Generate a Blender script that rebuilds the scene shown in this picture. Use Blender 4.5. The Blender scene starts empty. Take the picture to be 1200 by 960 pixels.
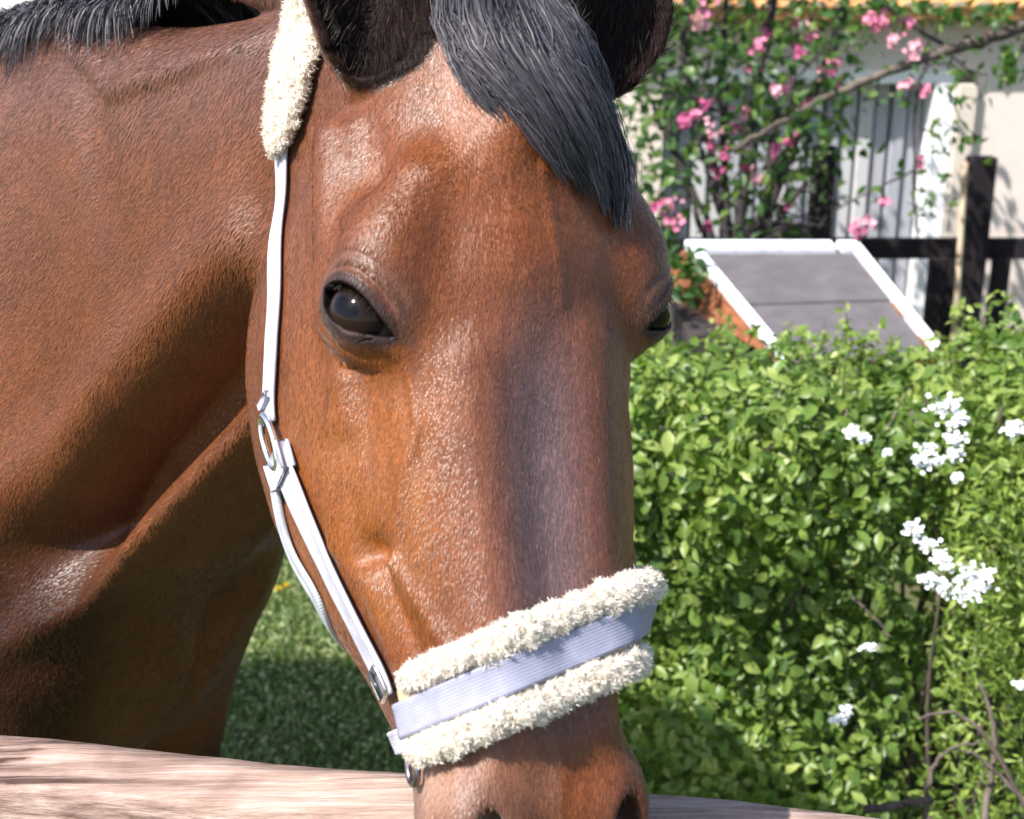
import bpy, bmesh, math, random
import numpy as np
from mathutils import Vector, Matrix
from mathutils.bvhtree import BVHTree
random.seed(7); RNG = np.random.default_rng(7)
SC = bpy.context.scene
COL = SC.collection

# ------------------------------------------------------------------ camera
PITCH = math.radians(17.7)
CAMP = np.array([0.0, 0.0, 1.6])
FPX = 1500.0
FW = np.array([0.0, math.cos(PITCH), -math.sin(PITCH)])
DN = np.array([0.0, -math.sin(PITCH), -math.cos(PITCH)])
RT = np.array([1.0, 0.0, 0.0])
cam = bpy.data.cameras.new('camera')
camo = bpy.data.objects.new('camera', cam); COL.objects.link(camo)
camo.location = CAMP
camo.rotation_euler = (math.pi / 2 - PITCH, 0, 0)
cam.sensor_width = 36.0; cam.lens = 36.0 * FPX / 1200.0
cam.clip_start = 0.02; cam.clip_end = 2000
cam.dof.use_dof = True; cam.dof.focus_distance = 1.0; cam.dof.aperture_fstop = 9
SC.camera = camo

def at(px, py, Z):
    return CAMP + Z * FW + (px - 600) / FPX * Z * RT + (py - 480) / FPX * Z * DN
def c2w(x, y, z):
    return CAMP + x * RT + y * DN + z * FW

# ------------------------------------------------------------------ light
SUN = np.array([-0.60, -0.40, 0.88]); SUN /= np.linalg.norm(SUN)
w = bpy.data.worlds.new("World"); SC.world = w; w.use_nodes = True
nt = w.node_tree
sky = nt.nodes.new('ShaderNodeTexSky'); sky.sky_type = 'NISHITA'; sky.sun_disc = False
elev = math.asin(SUN[2]); az = math.atan2(SUN[0], SUN[1])
sky.sun_elevation = elev; sky.sun_rotation = az
sky.dust_density = 1.5
bg = nt.nodes['Background']; bg.inputs['Strength'].default_value = 0.125
nt.links.new(sky.outputs[0], bg.inputs[0])
sl = bpy.data.lights.new('sun', 'SUN'); sl.energy = 5.0; sl.angle = math.radians(0.5); sl.color = (1, .955, .88)
so = bpy.data.objects.new('sun', sl); COL.objects.link(so)
so.rotation_euler = Vector(-SUN).to_track_quat('-Z', 'Y').to_euler(); so.location = (-3, -2, 6)
SC.view_settings.view_transform = 'Standard'; SC.view_settings.look = 'None'
SC.view_settings.exposure = 0.95; SC.view_settings.gamma = 1; SC.view_settings.use_curve_mapping = False

# ------------------------------------------------------------------ helpers
def tag(o, label=None, cat=None, group=None, kind=None):
    if label: o['label'] = label
    if cat: o['category'] = cat
    if group: o['group'] = group
    if kind: o['kind'] = kind
    return o
def empty(name, loc, label, cat, group=None):
    o = bpy.data.objects.new(name, None); COL.objects.link(o); o.location = Vector(loc)
    o.empty_display_size = .05
    return tag(o, label, cat, group)
def link(name, me, mat=None, parent=None, kind=None, smooth=True):
    if mat is not None and len(me.materials) == 0: me.materials.append(mat)
    o = bpy.data.objects.new(name, me); COL.objects.link(o)
    if parent is not None:
        o.parent = parent
        o.matrix_parent_inverse = Matrix.Translation(-Vector(ROOTLOC(parent)))
    if kind: o['kind'] = kind
    if smooth: me.polygons.foreach_set('use_smooth', [True] * len(me.polygons))
    return o
def ROOTLOC(o):
    # every part mesh is written in world coordinates with an identity transform
    return o.location if o.parent is None else Vector((0, 0, 0))
def pydata(name, V, F):
    me = bpy.data.meshes.new(name)
    me.from_pydata([tuple(v) for v in V], [], [tuple(f) for f in F]); me.update()
    return me
def fastmesh(name, V, F, n):
    """V (N,3) floats, F (M,n) ints, all faces n-gons"""
    V = np.asarray(V, np.float32); F = np.asarray(F, np.int32)
    me = bpy.data.meshes.new(name)
    me.vertices.add(len(V)); me.vertices.foreach_set('co', V.ravel())
    me.loops.add(F.size); me.loops.foreach_set('vertex_index', F.ravel())
    me.polygons.add(len(F)); me.polygons.foreach_set('loop_start', np.arange(0, F.size, n, dtype=np.int32))
    me.update(calc_edges=True); me.validate()
    return me
def color_attr(me, name, C):
    a = me.color_attributes.new(name, 'FLOAT_COLOR', 'POINT')
    C = np.asarray(C, np.float32)
    if C.shape[1] == 3: C = np.hstack([C, np.ones((len(C), 1), np.float32)])
    a.data.foreach_set('color', C.ravel())
def vec_attr(me, name, C):
    a = me.attributes.new(name, 'FLOAT_VECTOR', 'POINT')
    a.data.foreach_set('vector', np.asarray(C, np.float32).ravel())
def nrm(v): v = np.asarray(v, float); return v / np.linalg.norm(v)

def boxmesh(name, c, ax, half, bev=0.0, seg=1):
    """oriented box: centre, 3 axes (rows), half sizes"""
    bm = bmesh.new(); bmesh.ops.create_cube(bm, size=2)
    ax = [nrm(a) for a in ax]
    for v in bm.verts:
        p = np.array(c, float)
        for k in range(3): p = p + ax[k] * half[k] * v.co[k]
        v.co = Vector(p)
    if bev: bmesh.ops.bevel(bm, geom=bm.edges[:], offset=bev, segments=seg, affect='EDGES')
    bmesh.ops.recalc_face_normals(bm, faces=bm.faces[:])
    me = bpy.data.meshes.new(name); bm.to_mesh(me); bm.free(); return me

def smooth_path(P, n):
    P = np.asarray(P, float); m = len(P)
    out = []
    for i in range(n):
        t = i / (n - 1) * (m - 1); k = min(int(t), m - 2); f = t - k
        p0 = P[max(k - 1, 0)]; p1 = P[k]; p2 = P[k + 1]; p3 = P[min(k + 2, m - 1)]
        out.append(.5 * ((2 * p1) + (-p0 + p2) * f + (2 * p0 - 5 * p1 + 4 * p2 - p3) * f * f + (-p0 + 3 * p1 - 3 * p2 + p3) * f ** 3))
    return np.array(out)

def tube_arrays(P, R, ns=7, wob=0.0):
    P = np.asarray(P, float); n = len(P); R = np.broadcast_to(np.asarray(R, float), (n,))
    T = np.gradient(P, axis=0); T /= np.linalg.norm(T, axis=1)[:, None] + 1e-9
    ref = np.array([0, 0, 1.]) if abs(T[0][2]) < .9 else np.array([1., 0, 0])
    V = []; nprev = np.cross(T[0], ref); nprev /= np.linalg.norm(nprev)
    for i in range(n):
        a = nprev - T[i] * np.dot(nprev, T[i]); a /= np.linalg.norm(a) + 1e-9; nprev = a
        b = np.cross(T[i], a)
        for k in range(ns):
            th = 2 * math.pi * k / ns
            r = R[i] * (1 + wob * (random.random() - .5))
            V.append(P[i] + r * (math.cos(th) * a + math.sin(th) * b))
    F = []
    for i in range(n - 1):
        for k in range(ns):
            k2 = (k + 1) % ns
            F.append((i * ns + k, i * ns + k2, (i + 1) * ns + k2, (i + 1) * ns + k))
    return np.array(V), F
class MB:
    def __init__(s): s.V = []; s.F = []
    def add(s, V, F):
        o = len(s.V); s.V.extend([tuple(v) for v in V]); s.F.extend([tuple(i + o for i in f) for f in F]); return s
    def tube(s, P, R, ns=7, wob=0., caps=True):
        V, F = tube_arrays(P, R, ns, wob); n = len(V)
        F = list(F)
        if caps: F.append(tuple(range(ns))[::-1]); F.append(tuple(range(n - ns, n)))
        return s.add(V, F)
    def mesh(s, name): return pydata(name, s.V, s.F)

# ------------------------------------------------------------------ materials
def mat(name, col=(.5, .5, .5), rough=.6, spec=.5, sheen=0, metal=0, **kw):
    m = bpy.data.materials.new(name); m.use_nodes = True
    b = m.node_tree.nodes['Principled BSDF']
    b.inputs['Base Color'].default_value = (*col, 1); b.inputs['Roughness'].default_value = rough
    b.inputs['Specular IOR Level'].default_value = spec; b.inputs['Sheen Weight'].default_value = sheen
    b.inputs['Metallic'].default_value = metal
    return m
class NT:
    def __init__(s, m): s.t = m.node_tree; s.b = s.t.nodes['Principled BSDF']
    def n(s, typ, **kw):
        x = s.t.nodes.new(typ)
        for k, v in kw.items():
            if k.startswith('i_'):
                key = k[2:].replace('_', ' '); x.inputs[key].default_value = v
            else: setattr(x, k, v)
        return x
    def l(s, a, b): s.t.links.new(a, b)
    def noise(s, vec, scale, detail=3, rough=.55, dist=0):
        x = s.n('ShaderNodeTexNoise'); x.inputs['Scale'].default_value = scale; x.inputs['Detail'].default_value = detail
        x.inputs['Roughness'].default_value = rough; x.inputs['Distortion'].default_value = dist
        if vec is not None: s.l(vec, x.inputs['Vector'])
        return x.outputs['Fac']
    def ramp(s, fac, pts):
        r = s.n('ShaderNodeValToRGB'); e = r.color_ramp.elements
        while len(e) > 1: e.remove(e[0])
        e[0].position = pts[0][0]; e[0].color = (*pts[0][1], 1)
        for p, c in pts[1:]:
            q = e.new(p); q.color = (*c, 1)
        s.l(fac, r.inputs[0]); return r.outputs[0]
    def mapping(s, vec, scale=(1, 1, 1), rot=(0, 0, 0)):
        x = s.n('ShaderNodeMapping'); x.inputs['Scale'].default_value = scale; x.inputs['Rotation'].default_value = rot
        s.l(vec, x.inputs[0]); return x.outputs[0]
    def mix(s, f, a, b, mode='MIX'):
        x = s.n('ShaderNodeMix', data_type='RGBA', blend_type=mode)
        for v, i in ((f, 0), (a, 6), (b, 7)):
            if hasattr(v, 'links') or hasattr(v, 'is_output'): s.l(v, x.inputs[i])
            elif i == 0: x.inputs[0].default_value = v
            else: x.inputs[i].default_value = (*v, 1)
        return x.outputs[2]
    def mul(s, a, k):
        x = s.n('ShaderNodeMath', operation='MULTIPLY'); s.l(a, x.inputs[0])
        if hasattr(k, 'links'): s.l(k, x.inputs[1])
        else: x.inputs[1].default_value = k
        return x.outputs[0]
    def bump(s, h, dist, strength=1.0, prev=None):
        x = s.n('ShaderNodeBump'); x.inputs['Distance'].default_value = dist; x.inputs['Strength'].default_value = strength
        s.l(h, x.inputs['Height'])
        if prev is not None: s.l(prev, x.inputs['Normal'])
        return x.outputs[0]
    def color(s, c): s.l(c, s.b.inputs['Base Color'])
    def normal(s, n): s.l(n, s.b.inputs['Normal'])

def coat_material():
    m = mat('horse_coat', rough=.40, spec=.5, sheen=.12); t = NT(m)
    m.node_tree.nodes['Principled BSDF'].inputs['Sheen Roughness'].default_value = .35
    at_ = t.n('ShaderNodeAttribute', attribute_name='coat'); hc = t.n('ShaderNodeAttribute', attribute_name='hc')
    v = hc.outputs['Vector']
    fine = t.noise(t.mapping(v, (900, 130, 900)), 1, 2, .6, .4)
    mid = t.noise(t.mapping(v, (90, 28, 90)), 1, 4, .6, .6)
    big = t.noise(t.mapping(v, (9, 7, 9)), 1, 4, .6)
    c = t.mix(1, at_.outputs['Color'], t.ramp(fine, [(.3, (.72, .68, .66)), (.7, (1.22, 1.2, 1.2))]), 'MULTIPLY')
    c = t.mix(1, c, t.ramp(mid, [(.3, (.8, .77, .76)), (.72, (1.18, 1.2, 1.22))]), 'MULTIPLY')
    c = t.mix(1, c, t.ramp(big, [(.3, (.66, .62, .64)), (.7, (1.2, 1.18, 1.25))]), 'MULTIPLY')
    t.color(c)
    n = t.bump(mid, .0016, .8); n = t.bump(fine, .0007, .8, n); t.normal(n)
    lm = t.n('ShaderNodeRGBToBW'); t.l(at_.outputs['Color'], lm.inputs[0])
    t.l(t.ramp(lm.outputs[0], [(0.01, (.04,) * 3), (.06, (.42,) * 3)]), t.b.inputs['Specular IOR Level'])
    t.l(t.ramp(lm.outputs[0], [(0.01, (0,) * 3), (.06, (.15,) * 3)]), t.b.inputs['Sheen Weight'])
    t.l(t.ramp(mid, [(.3, (.36,) * 3), (.7, (.52,) * 3)]), t.b.inputs['Roughness'])
    return m
def hair_material(name, c0, c1, rough=.38, spec=.5):
    m = mat(name, c0, rough, spec); t = NT(m)
    a = t.n('ShaderNodeAttribute', attribute_name='tone')
    t.color(t.ramp(a.outputs['Fac'], [(0, c0), (1, c1)]))
    return m
def leaf_material(name, dark, mid, light, transl=.42, rough=.4, obj_random=False):
    m = mat(name, mid, rough, .45); t = NT(m)
    if obj_random: f = t.n('ShaderNodeObjectInfo').outputs['Random']
    else: f = t.n('ShaderNodeAttribute', attribute_name='tone').outputs['Fac']
    c = t.ramp(f, [(0, dark), (.5, mid), (1, light)])
    g = t.n('ShaderNodeNewGeometry')
    nz = t.noise(g.outputs['Position'], 60, 2)
    c = t.mix(1, c, t.ramp(nz, [(.3, (.8, .82, .8)), (.7, (1.15, 1.12, 1.1))]), 'MULTIPLY')
    t.color(c)
    tr = t.n('ShaderNodeBsdfTranslucent'); t.l(t.mix(1, c, (1.5, 1.5, .7), 'MULTIPLY'), tr.inputs[0])
    mx = t.n('ShaderNodeMixShader'); mx.inputs[0].default_value = transl
    out = t.t.nodes['Material Output']
    t.l(t.b.outputs[0], mx.inputs[1]); t.l(tr.outputs[0], mx.inputs[2]); t.l(mx.outputs[0], out.inputs['Surface'])
    return m
def wood_material(name, cols, scale=(1, 14, 14), bump=.002, rough=.75, axis_rot=(0, 0, 0), blot=True, dist=.5):
    m = mat(name, cols[0], rough, .3); t = NT(m)
    tc = t.n('ShaderNodeTexCoord'); v = t.mapping(tc.outputs['Object'], scale, axis_rot)
    g = t.noise(v, 4, 7, .7, dist)
    c = t.ramp(g, [(.25, cols[0]), (.5, cols[1]), (.75, cols[2])])
    if blot:
        bl = t.noise(tc.outputs['Object'], 9, 4, .6, .5)
        c = t.mix(1, c, t.ramp(bl, [(.35, (.66, .6, .6)), (.6, (1.1, 1.08, 1.08))]), 'MULTIPLY')
    t.color(c); t.normal(t.bump(g, bump, .9)); return m
def stucco(name, a, b, sc=3):
    m = mat(name, a, .9, .2); t = NT(m); tc = t.n('ShaderNodeTexCoord')
    t.color(t.ramp(t.noise(tc.outputs['Object'], sc, 5, .65), [(.3, a), (.7, b)]))
    t.normal(t.bump(t.noise(tc.outputs['Object'], 90, 3), .003)); return m
# ================================================================== THE HORSE
# head frame: s lateral (+ = horse's right), u poll -> nose, d dorsal (out of the face)
YAW = math.radians(27)
pollP = at(584, -28, .875); noseP = at(670, 1012, .745)
Lh = nrm(noseP - pollP)
Dh = math.sin(YAW) * RT - math.cos(YAW) * FW
Dh = nrm(Dh - Lh * np.dot(Dh, Lh)); Sh = np.cross(Lh, Dh)
if np.dot(Sh, RT) > 0: Sh = -Sh
HL = float(np.linalg.norm(noseP - pollP))
def h2w(s, u, d): return pollP + s * Sh + u * Lh + d * Dh
def w2h(P):
    Q = P - pollP; return Q @ Sh, Q @ Lh, Q @ Dh
# neck frame
Tn = nrm([-.72, .70, -.06]); Vn = nrm(np.array([0, 0, 1.]) - Tn * Tn[2]); Wn = np.cross(Vn, Tn)
neckO = h2w(0, .0, -.045)
# body frame
Bd = nrm([-.86, .51, 0]); Wb = np.array([-Bd[1], Bd[0], 0.])   # lateral
bodyO = np.array([-.385, 1.40, 0.])
def w2b(P):
    Q = P - bodyO; return Q @ Wb, Q @ Bd, Q[..., 2]
def b2w(wv, t, z): return bodyO + wv * Wb + t * Bd + np.array([0, 0, z])

def sstep(x, a, b): t = np.clip((x - a) / (b - a), 0, 1); return t * t * (3 - 2 * t)
def smin(a, b, k):
    h = np.clip(.5 + .5 * (b - a) / k, 0, 1); return b + (a - b) * h - k * h * (1 - h)
def smax(a, b, k): return -smin(-a, -b, k)
class Tab:
    def __init__(s, U, *cols):
        s.x = np.linspace(U[0], U[-1], 300); k = np.exp(-np.linspace(-2, 2, 21) ** 2); k /= k.sum()
        s.c = []
        for c in cols:
            y = np.interp(s.x, U, c); yp = np.concatenate([2 * y[0] - y[10:0:-1], y, 2 * y[-1] - y[-2:-12:-1]])
            s.c.append(np.convolve(yp, k, 'valid'))
    def __call__(s, u): return [np.interp(u, s.x, c) for c in s.c]
def loft(tab, a, u, d, u0, u1):
    top, bot, w_, n, sk = tab(u)
    c = (top + bot) / 2; h = np.maximum((top - bot) / 2, .004); dn = (d - c) / h
    ww = np.maximum(w_ * np.clip(1 + sk * dn, .3, 2), .004)
    q = (np.abs(a / ww) ** n + np.abs(dn) ** n) ** (1 / n)
    f = (q - 1) * np.minimum(ww, h)
    return smax(smax(f, u0 - u, .03), u - u1, .03)
def cone(x, y, z, A, B, ra, rb, sx=1, sy=1, sz=1):
    A = np.array(A, float); B = np.array(B, float); ab = (B - A) * (sx, sy, sz)
    px, py, pz = (x - A[0]) * sx, (y - A[1]) * sy, (z - A[2]) * sz
    L2 = max(ab @ ab, 1e-9)
    t = np.clip((px * ab[0] + py * ab[1] + pz * ab[2]) / L2, 0, 1)
    return np.sqrt((px - t * ab[0]) ** 2 + (py - t * ab[1]) ** 2 + (pz - t * ab[2]) ** 2) - (ra + (rb - ra) * t)
def ell(x, y, z, C, R):
    q = np.sqrt(((x - C[0]) / R[0]) ** 2 + ((y - C[1]) / R[1]) ** 2 + ((z - C[2]) / R[2]) ** 2)
    return (q - 1) * min(R)
def gss(x, y, z, C, R):
    return np.exp(-(((x - C[0]) / R[0]) ** 2 + ((y - C[1]) / R[1]) ** 2 + ((z - C[2]) / R[2]) ** 2))

SK = Tab([-.03, 0, .05, .10, .16, .225, .28, .34, .40, .46, .51, .55, .58, .61],
         [-.03, 0, .012, .020, .026, .022, .010, .002, -.002, -.003, -.002, -.006, -.018, -.04],
         [-.11, -.13, -.14, -.15, -.16, -.16, -.145, -.125, -.115, -.105, -.10, -.10, -.095, -.07],
         [.045, .062, .078, .088, .096, .098, .098, .096, .085, .069, .062, .065, .060, .035],
         [2, 2.1, 2.2, 2.3, 2.4, 2.5, 2.5, 2.5, 2.5, 2.4, 2.2, 2.1, 2, 2],
         [0, 0, 0, -.05, -.08, -.10, -.12, -.12, -.12, -.12, -.06, 0, 0, 0])
JW = Tab([.02, .07, .12, .17, .22, .28, .34, .40, .46, .51, .55, .60],
         [-.08, -.06, -.05, -.05, -.05, -.05, -.05, -.05, -.05, -.05, -.05, -.06],
         [-.17, -.245, -.285, -.305, -.320, -.322, -.308, -.268, -.200, -.160, -.145, -.11],
         [.055, .076, .092, .103, .111, .113, .108, .093, .069, .054, .047, .03],
         [2.2, 2.3, 2.4, 2.4, 2.4, 2.3, 2.2, 2.2, 2.1, 2, 2, 2],
         [.0, .05, .05, .05, .08, .12, .12, .1, .05, 0, 0, 0])
EYE = (.0940, .2405, -.0345)           # eyeball centre (|s|, u, d)
ER = .0235
# eye-local axes (in |s|,u,d space): outward normal, long axis of the opening, short axis
En = nrm([.82, -.03, .57])
El = nrm(np.cross(np.cross(En, nrm([-.55, .70, .62])), En))
Es = np.cross(En, El)
if El[1] < 0: El = -El
if Es[1] > 0: Es = -Es
def eye_loc(a, u, d):
    x, y, z = a - EYE[0], u - EYE[1], d - EYE[2]
    return (x * El[0] + y * El[1] + z * El[2], x * Es[0] + y * Es[1] + z * Es[2], x * En[0] + y * En[1] + z * En[2])
def almond(l, s_):
    # signed value < 0 inside the opening
    up = np.where(s_ > 0, .0126, .0112); ln = .0305
    t = np.clip(np.abs(l) / ln, 0, 1.5)
    return (np.abs(s_) - up * (1 - t ** 2)) * .75 + np.maximum(np.abs(l) - ln, 0)

EARB = (.064, .039, -.030); EARL = (.083, .022, -.034); AXL = (.48, -1, .0)
def ear_field(a, u, d, inner=False, EARB=(.070, .044, -.032), ax=(.20, -1, .10), gr=1.0):
    ax = nrm(ax); out = nrm([.35, 0, .94]); out = nrm(out - ax * np.dot(out, ax)); sd = np.cross(ax, out)
    x, y, z = a - EARB[0], u - EARB[1], d - EARB[2]
    t = x * ax[0] + y * ax[1] + z * ax[2]; o = x * out[0] + y * out[1] + z * out[2]; q = x * sd[0] + y * sd[1] + z * sd[2]
    R = np.interp(t, [-.06, -.03, 0, .04, .08, .12, .155, .175], [.004, .030, .046, .052, .048, .036, .018, .004])
    o2 = o + .25 * (t - .05) ** 2 / .1
    fo = (np.sqrt((q / 1.0) ** 2 + (o2 / .80) ** 2) - R) * .8
    fo = smax(fo, t - .178, .01)
    fi = (np.sqrt((q / 1.0) ** 2 + ((o2 - .020) / .95) ** 2) - np.maximum(R - .0075, -.01)) * .8
    fi = smax(fi, -(t + .028), .012)
    if inner: return np.where(t > .17, 1, fi)
    return smax(fo, -fi, .005)

def asym(s, u=None):
    k = .04 if u is None else .04 * (1 - sstep(u, .40, .50))
    return s * (1 - k + k * np.tanh(s / .03))
USH = .017
def ush(s, u): return u + USH * (.5 - .5 * np.tanh(s / .03)) * np.exp(-((u - .22) / .12) ** 4)
ASR = .92
def head_sdf(s, u, d, ears=True):
    u = ush(s, u); s = asym(s, u)
    a = np.sqrt(s * s + 1e-6)
    f = smin(loft(SK, a, u, d, -.02, .605), loft(JW, a, u, d, .03, .595), .035)
    # brow and orbit
    f = smin(f, ell(a, u, d, (.084, .210, -.026), (.028, .050, .032)), .022)
    f = smin(f, cone(a, u, d, (.066, .160, -.004), (.093, .218, -.027), .010, .013), .035)     # supraorbital process
    f = smin(f, cone(a, u, d, (.104, .235, -.062), (.094, .10, -.080), .012, .012), .03)      # zygomatic arch
    f = smin(f, cone(a, u, d, (.098, .275, -.072), (.080, .38, -.088), .009, .007), .024)     # facial crest
    f = smin(f, ell(a, u, d, (.070, .215, -.215), (.040, .105, .080)), .04)                    # masseter
    f = smin(f, cone(a, u, d, (.030, .03, .002), (.012, .13, .020), .014, .010), .04)          # parietal crest / temporal muscle
        # nasal bones edges
    f = smin(f, cone(a, u, d, (.036, .28, -.008), (.028, .50, -.014), .010, .009), .03)
    # levator muscle cords on the side of the nose
    # muzzle: nostril wings, lips, chin
    f = smin(f, ell(a, u, d, (.042, .548, -.030), (.028, .036, .028)), .02)
    f = smin(f, ell(a, u, d, (.0, .575, -.075), (.052, .040, .042)), .03)
    f = smin(f, ell(a, u, d, (.0, .555, -.135), (.036, .035, .025)), .02)
    # hollows
    f = f + .007 * gss(a, u, d, (.085, .150, -.030), (.020, .035, .022))       # above the eye
    f = f + .004 * gss(a, u, d, (.082, .325, -.045), (.025, .05, .022))
    f = f + .0065 * gss(a, u, d, (.080, .385, -.060), (.03, .012, .012))
    sd2 = sstep(a, .035, .05)
    for A, B, am, wd in (((.395, -.043), (.450, -.022), -.0022, .006), ((.398, -.056), (.47, -.040), .0028, .005), ((.40, -.072), (.47, -.062), -.003, .009),
                         ((.300, -.085), (.375, -.100), -.0035, .009), ((.315, -.070), (.385, -.072), .002, .010), ((.10, -.05), (.17, -.035), -.003, .010)):
        f = f + am * sd2 * np.exp(-(cone(0 * u, u, d, (0, *A), (0, *B), 0, 0) / wd) ** 2)
    f = f + .005 * gss(a, u, d, (.100, .275, -.095), (.03, .05, .03))
    f = f - .004 * gss(a, u, d, (.0, .20, .025), (.03, .08, .03))
    # veins, as low welts on whatever surface they cross
    side = sstep(a, .035, .05); dv = None
    for A, B in (((.262, -.014), (.314, -.016)), ((.314, -.016), (.345, -.030)), ((.345, -.030), (.40, -.046))):
        q = cone(0 * u, u, d, (0, *A), (0, *B), 0, 0); dv = q if dv is None else np.minimum(dv, q)
    f = f - .0016 * side * np.exp(-(dv / .0036) ** 2)
    f = f - .0010 * (d > -.03) * np.exp(-(cone(s, u, 0 * d, (-.004, .165, 0), (-.016, .25, 0), 0, 0) / .0042) ** 2)
    # nostril
    f = smax(f, -ell(a, u, d, (.046, .566, -.016), (.012, .026, .018)), .008)
    # mouth
    f = f + .006 * np.exp(-((d + .108) / .004) ** 2) * np.clip((u - .49) / .03, 0, 1)
    # eye: lids built round the ball, then the almond opening
    l, s_, o = eye_loc(a, u, d)
    r = np.sqrt(l * l + s_ * s_ + o * o)
    al = almond(l, s_)
    near = r < .06
    lid = np.where(near, r - (ER + .0026 + .0010 * sstep(s_, -.004, .006)), 1.)
    f = smin(f, np.where(o > -.004, lid, 1.), .016)
    rim = np.sqrt(np.where(near, al, 1) ** 2 + (r - ER - .0032) ** 2) - .0022
    f = smin(f, np.where(o > 0, rim, 1.), .004)
    upl = sstep(s_, -.002, .006)
    f = f + np.exp(-(l / .026) ** 6) * np.where(near & (o > 0), upl * .0024 * np.exp(-((al - .0085) / .0016) ** 2) + upl * .0014 * np.exp(-((al - .016) / .0022) ** 2)
                     + (1 - upl) * .0016 * np.exp(-((al - .0095) / .0018) ** 2), 0)
    f = np.where(near & (o > 0), smax(f, -np.maximum(al, r - ER - .022), .0018), f)
    if ears: f = smin(f, np.where(s > 0, ear_field(a, u, d), ear_field(a, u, d, False, EARL, AXL)), .014)
    return f

NK = Tab([-.06, 0, .10, .22, .40, .60, .80, 1.0, 1.15],
         [-.02, .030, .044, .042, .032, .026, .012, -.02, -.08],
         [-.20, -.24, -.305, -.385, -.525, -.63, -.68, -.70, -.70],
         [.045, .060, .072, .082, .096, .115, .140, .165, .16],
         [2.1, 2.1, 2.1, 2.1, 2.1, 2.2, 2.2, 2.2, 2.2],
         [-.1, -.1, -.15, -.2, -.25, -.3, -.3, -.3, -.3])
BD = Tab([0, .05, .12, .25, .38, .55, .8, 1.05, 1.25, 1.45, 1.56],
         [1.12, 1.22, 1.32, 1.46, 1.535, 1.49, 1.46, 1.50, 1.51, 1.40, 1.20],
         [.80, .72, .66, .66, .70, .74, .78, .86, .93, 1.00, 1.06],
         [.10, .16, .195, .225, .25, .285, .30, .28, .27, .20, .08],
         [2.2] * 11,
         [0, -.05, -.1, -.2, -.35, -.35, -.25, -.15, -.1, -.05, 0])
def neck_sdf(P):
    Q = P - neckO; t = Q @ Tn; v = Q @ Vn; w_ = Q @ Wn; a = np.sqrt(w_ ** 2 + 1e-6)
    f = loft(NK, a, t, v, -.05, 1.12)
    # jugular groove and the windpipe cord below it, neck muscle folds
    Lb = NK(t)[1]; W = NK(t)[2]
    g = np.clip((t - .05) / .15, 0, 1)
    vv = v - Lb
    gv = np.interp(t, [.1, .25, .42, .51, .7], [-.19, -.285, -.41, -.49, -.60]); rv = np.interp(t, [.1, .25, .42, .51, .7], [-.25, -.36, -.49, -.57, -.68])
    f = f - g * .016 * np.exp(-((v - gv - .085) / .045) ** 2)
    f = f + g * .050 * np.exp(-((v - gv) / .036) ** 2) * sstep(a, .01, .04)
    f = f - g * .024 * np.exp(-((v - rv) / .026) ** 2)
    f = f + .018 * gss(a, t, v, (.08, .15, -.14), (.06, .04, .035))
    for A, B in (((.53, .004), (.418, -.045)), ((.418, -.045), (.30, -.030)), ((.30, -.030), (.18, .0))):
        q = cone(0 * t, t, v, (0, *A), (0, *B), 0, 0); qm = q if A[0] > .5 else np.minimum(qm, q)
    f = f - .0050 * np.exp(-(qm / .012) ** 2)
    f = f + .010 * np.exp(-((v - (-.02 + .03 * np.sin(t * 4))) / .018) ** 2) * np.clip((t - .04) / .06, 0, 1) * np.clip((.55 - t) / .2, 0, 1)
    f = f + .005 * np.exp(-((t - .43 - .5 * (v + .1)) / .03) ** 2) * np.exp(-((v + .1) / .12) ** 2)
    return f
def leg(x, y, z, pts):
    f = None
    for (A, ra), (B, rb) in zip(pts[:-1], pts[1:]):
        c = cone(x, y, z, A, B, ra, rb); f = c if f is None else smin(f, c, .02)
    return f
def body_sdf(P):
    w_, t, z = w2b(P); a = np.sqrt(w_ ** 2 + 1e-5)
    f = loft(BD, a, t, z, -.01, 1.57)
    f = smin(f, ell(a, t, z, (.115, .07, .97), (.085, .10, .15)), .05)      # pectorals
    f = smin(f, ell(a, t, z, (.17, .22, 1.12), (.07, .15, .26)), .06)       # shoulder
    f = smin(f, ell(a, t, z, (.17, 1.28, 1.12), (.12, .22, .32)), .06)      # haunch
    f = f + .012 * np.exp(-(a / .02) ** 2) * (z < 1.08) * (t < .15)
    f = smin(f, leg(a, t, z, [((.12, .14, .88), .115), ((.13, .20, .64), .080), ((.145, .20, .47), .044), ((.145, .20, .40), .038),
                              ((.145, .21, .20), .027), ((.145, .20, .14), .034), ((.145, .16, .06), .040), ((.145, .15, .015), .058)]), .04)
    f = smin(f, leg(a, t, z, [((.16, 1.28, 1.0), .13), ((.155, 1.22, .80), .095), ((.15, 1.40, .55), .052), ((.15, 1.41, .50), .046),
                              ((.15, 1.36, .22), .031), ((.15, 1.35, .15), .036), ((.15, 1.31, .06), .042), ((.15, 1.30, .015), .058)]), .04)
    f = smax(f, .002 - z, .004)
    return f
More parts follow.
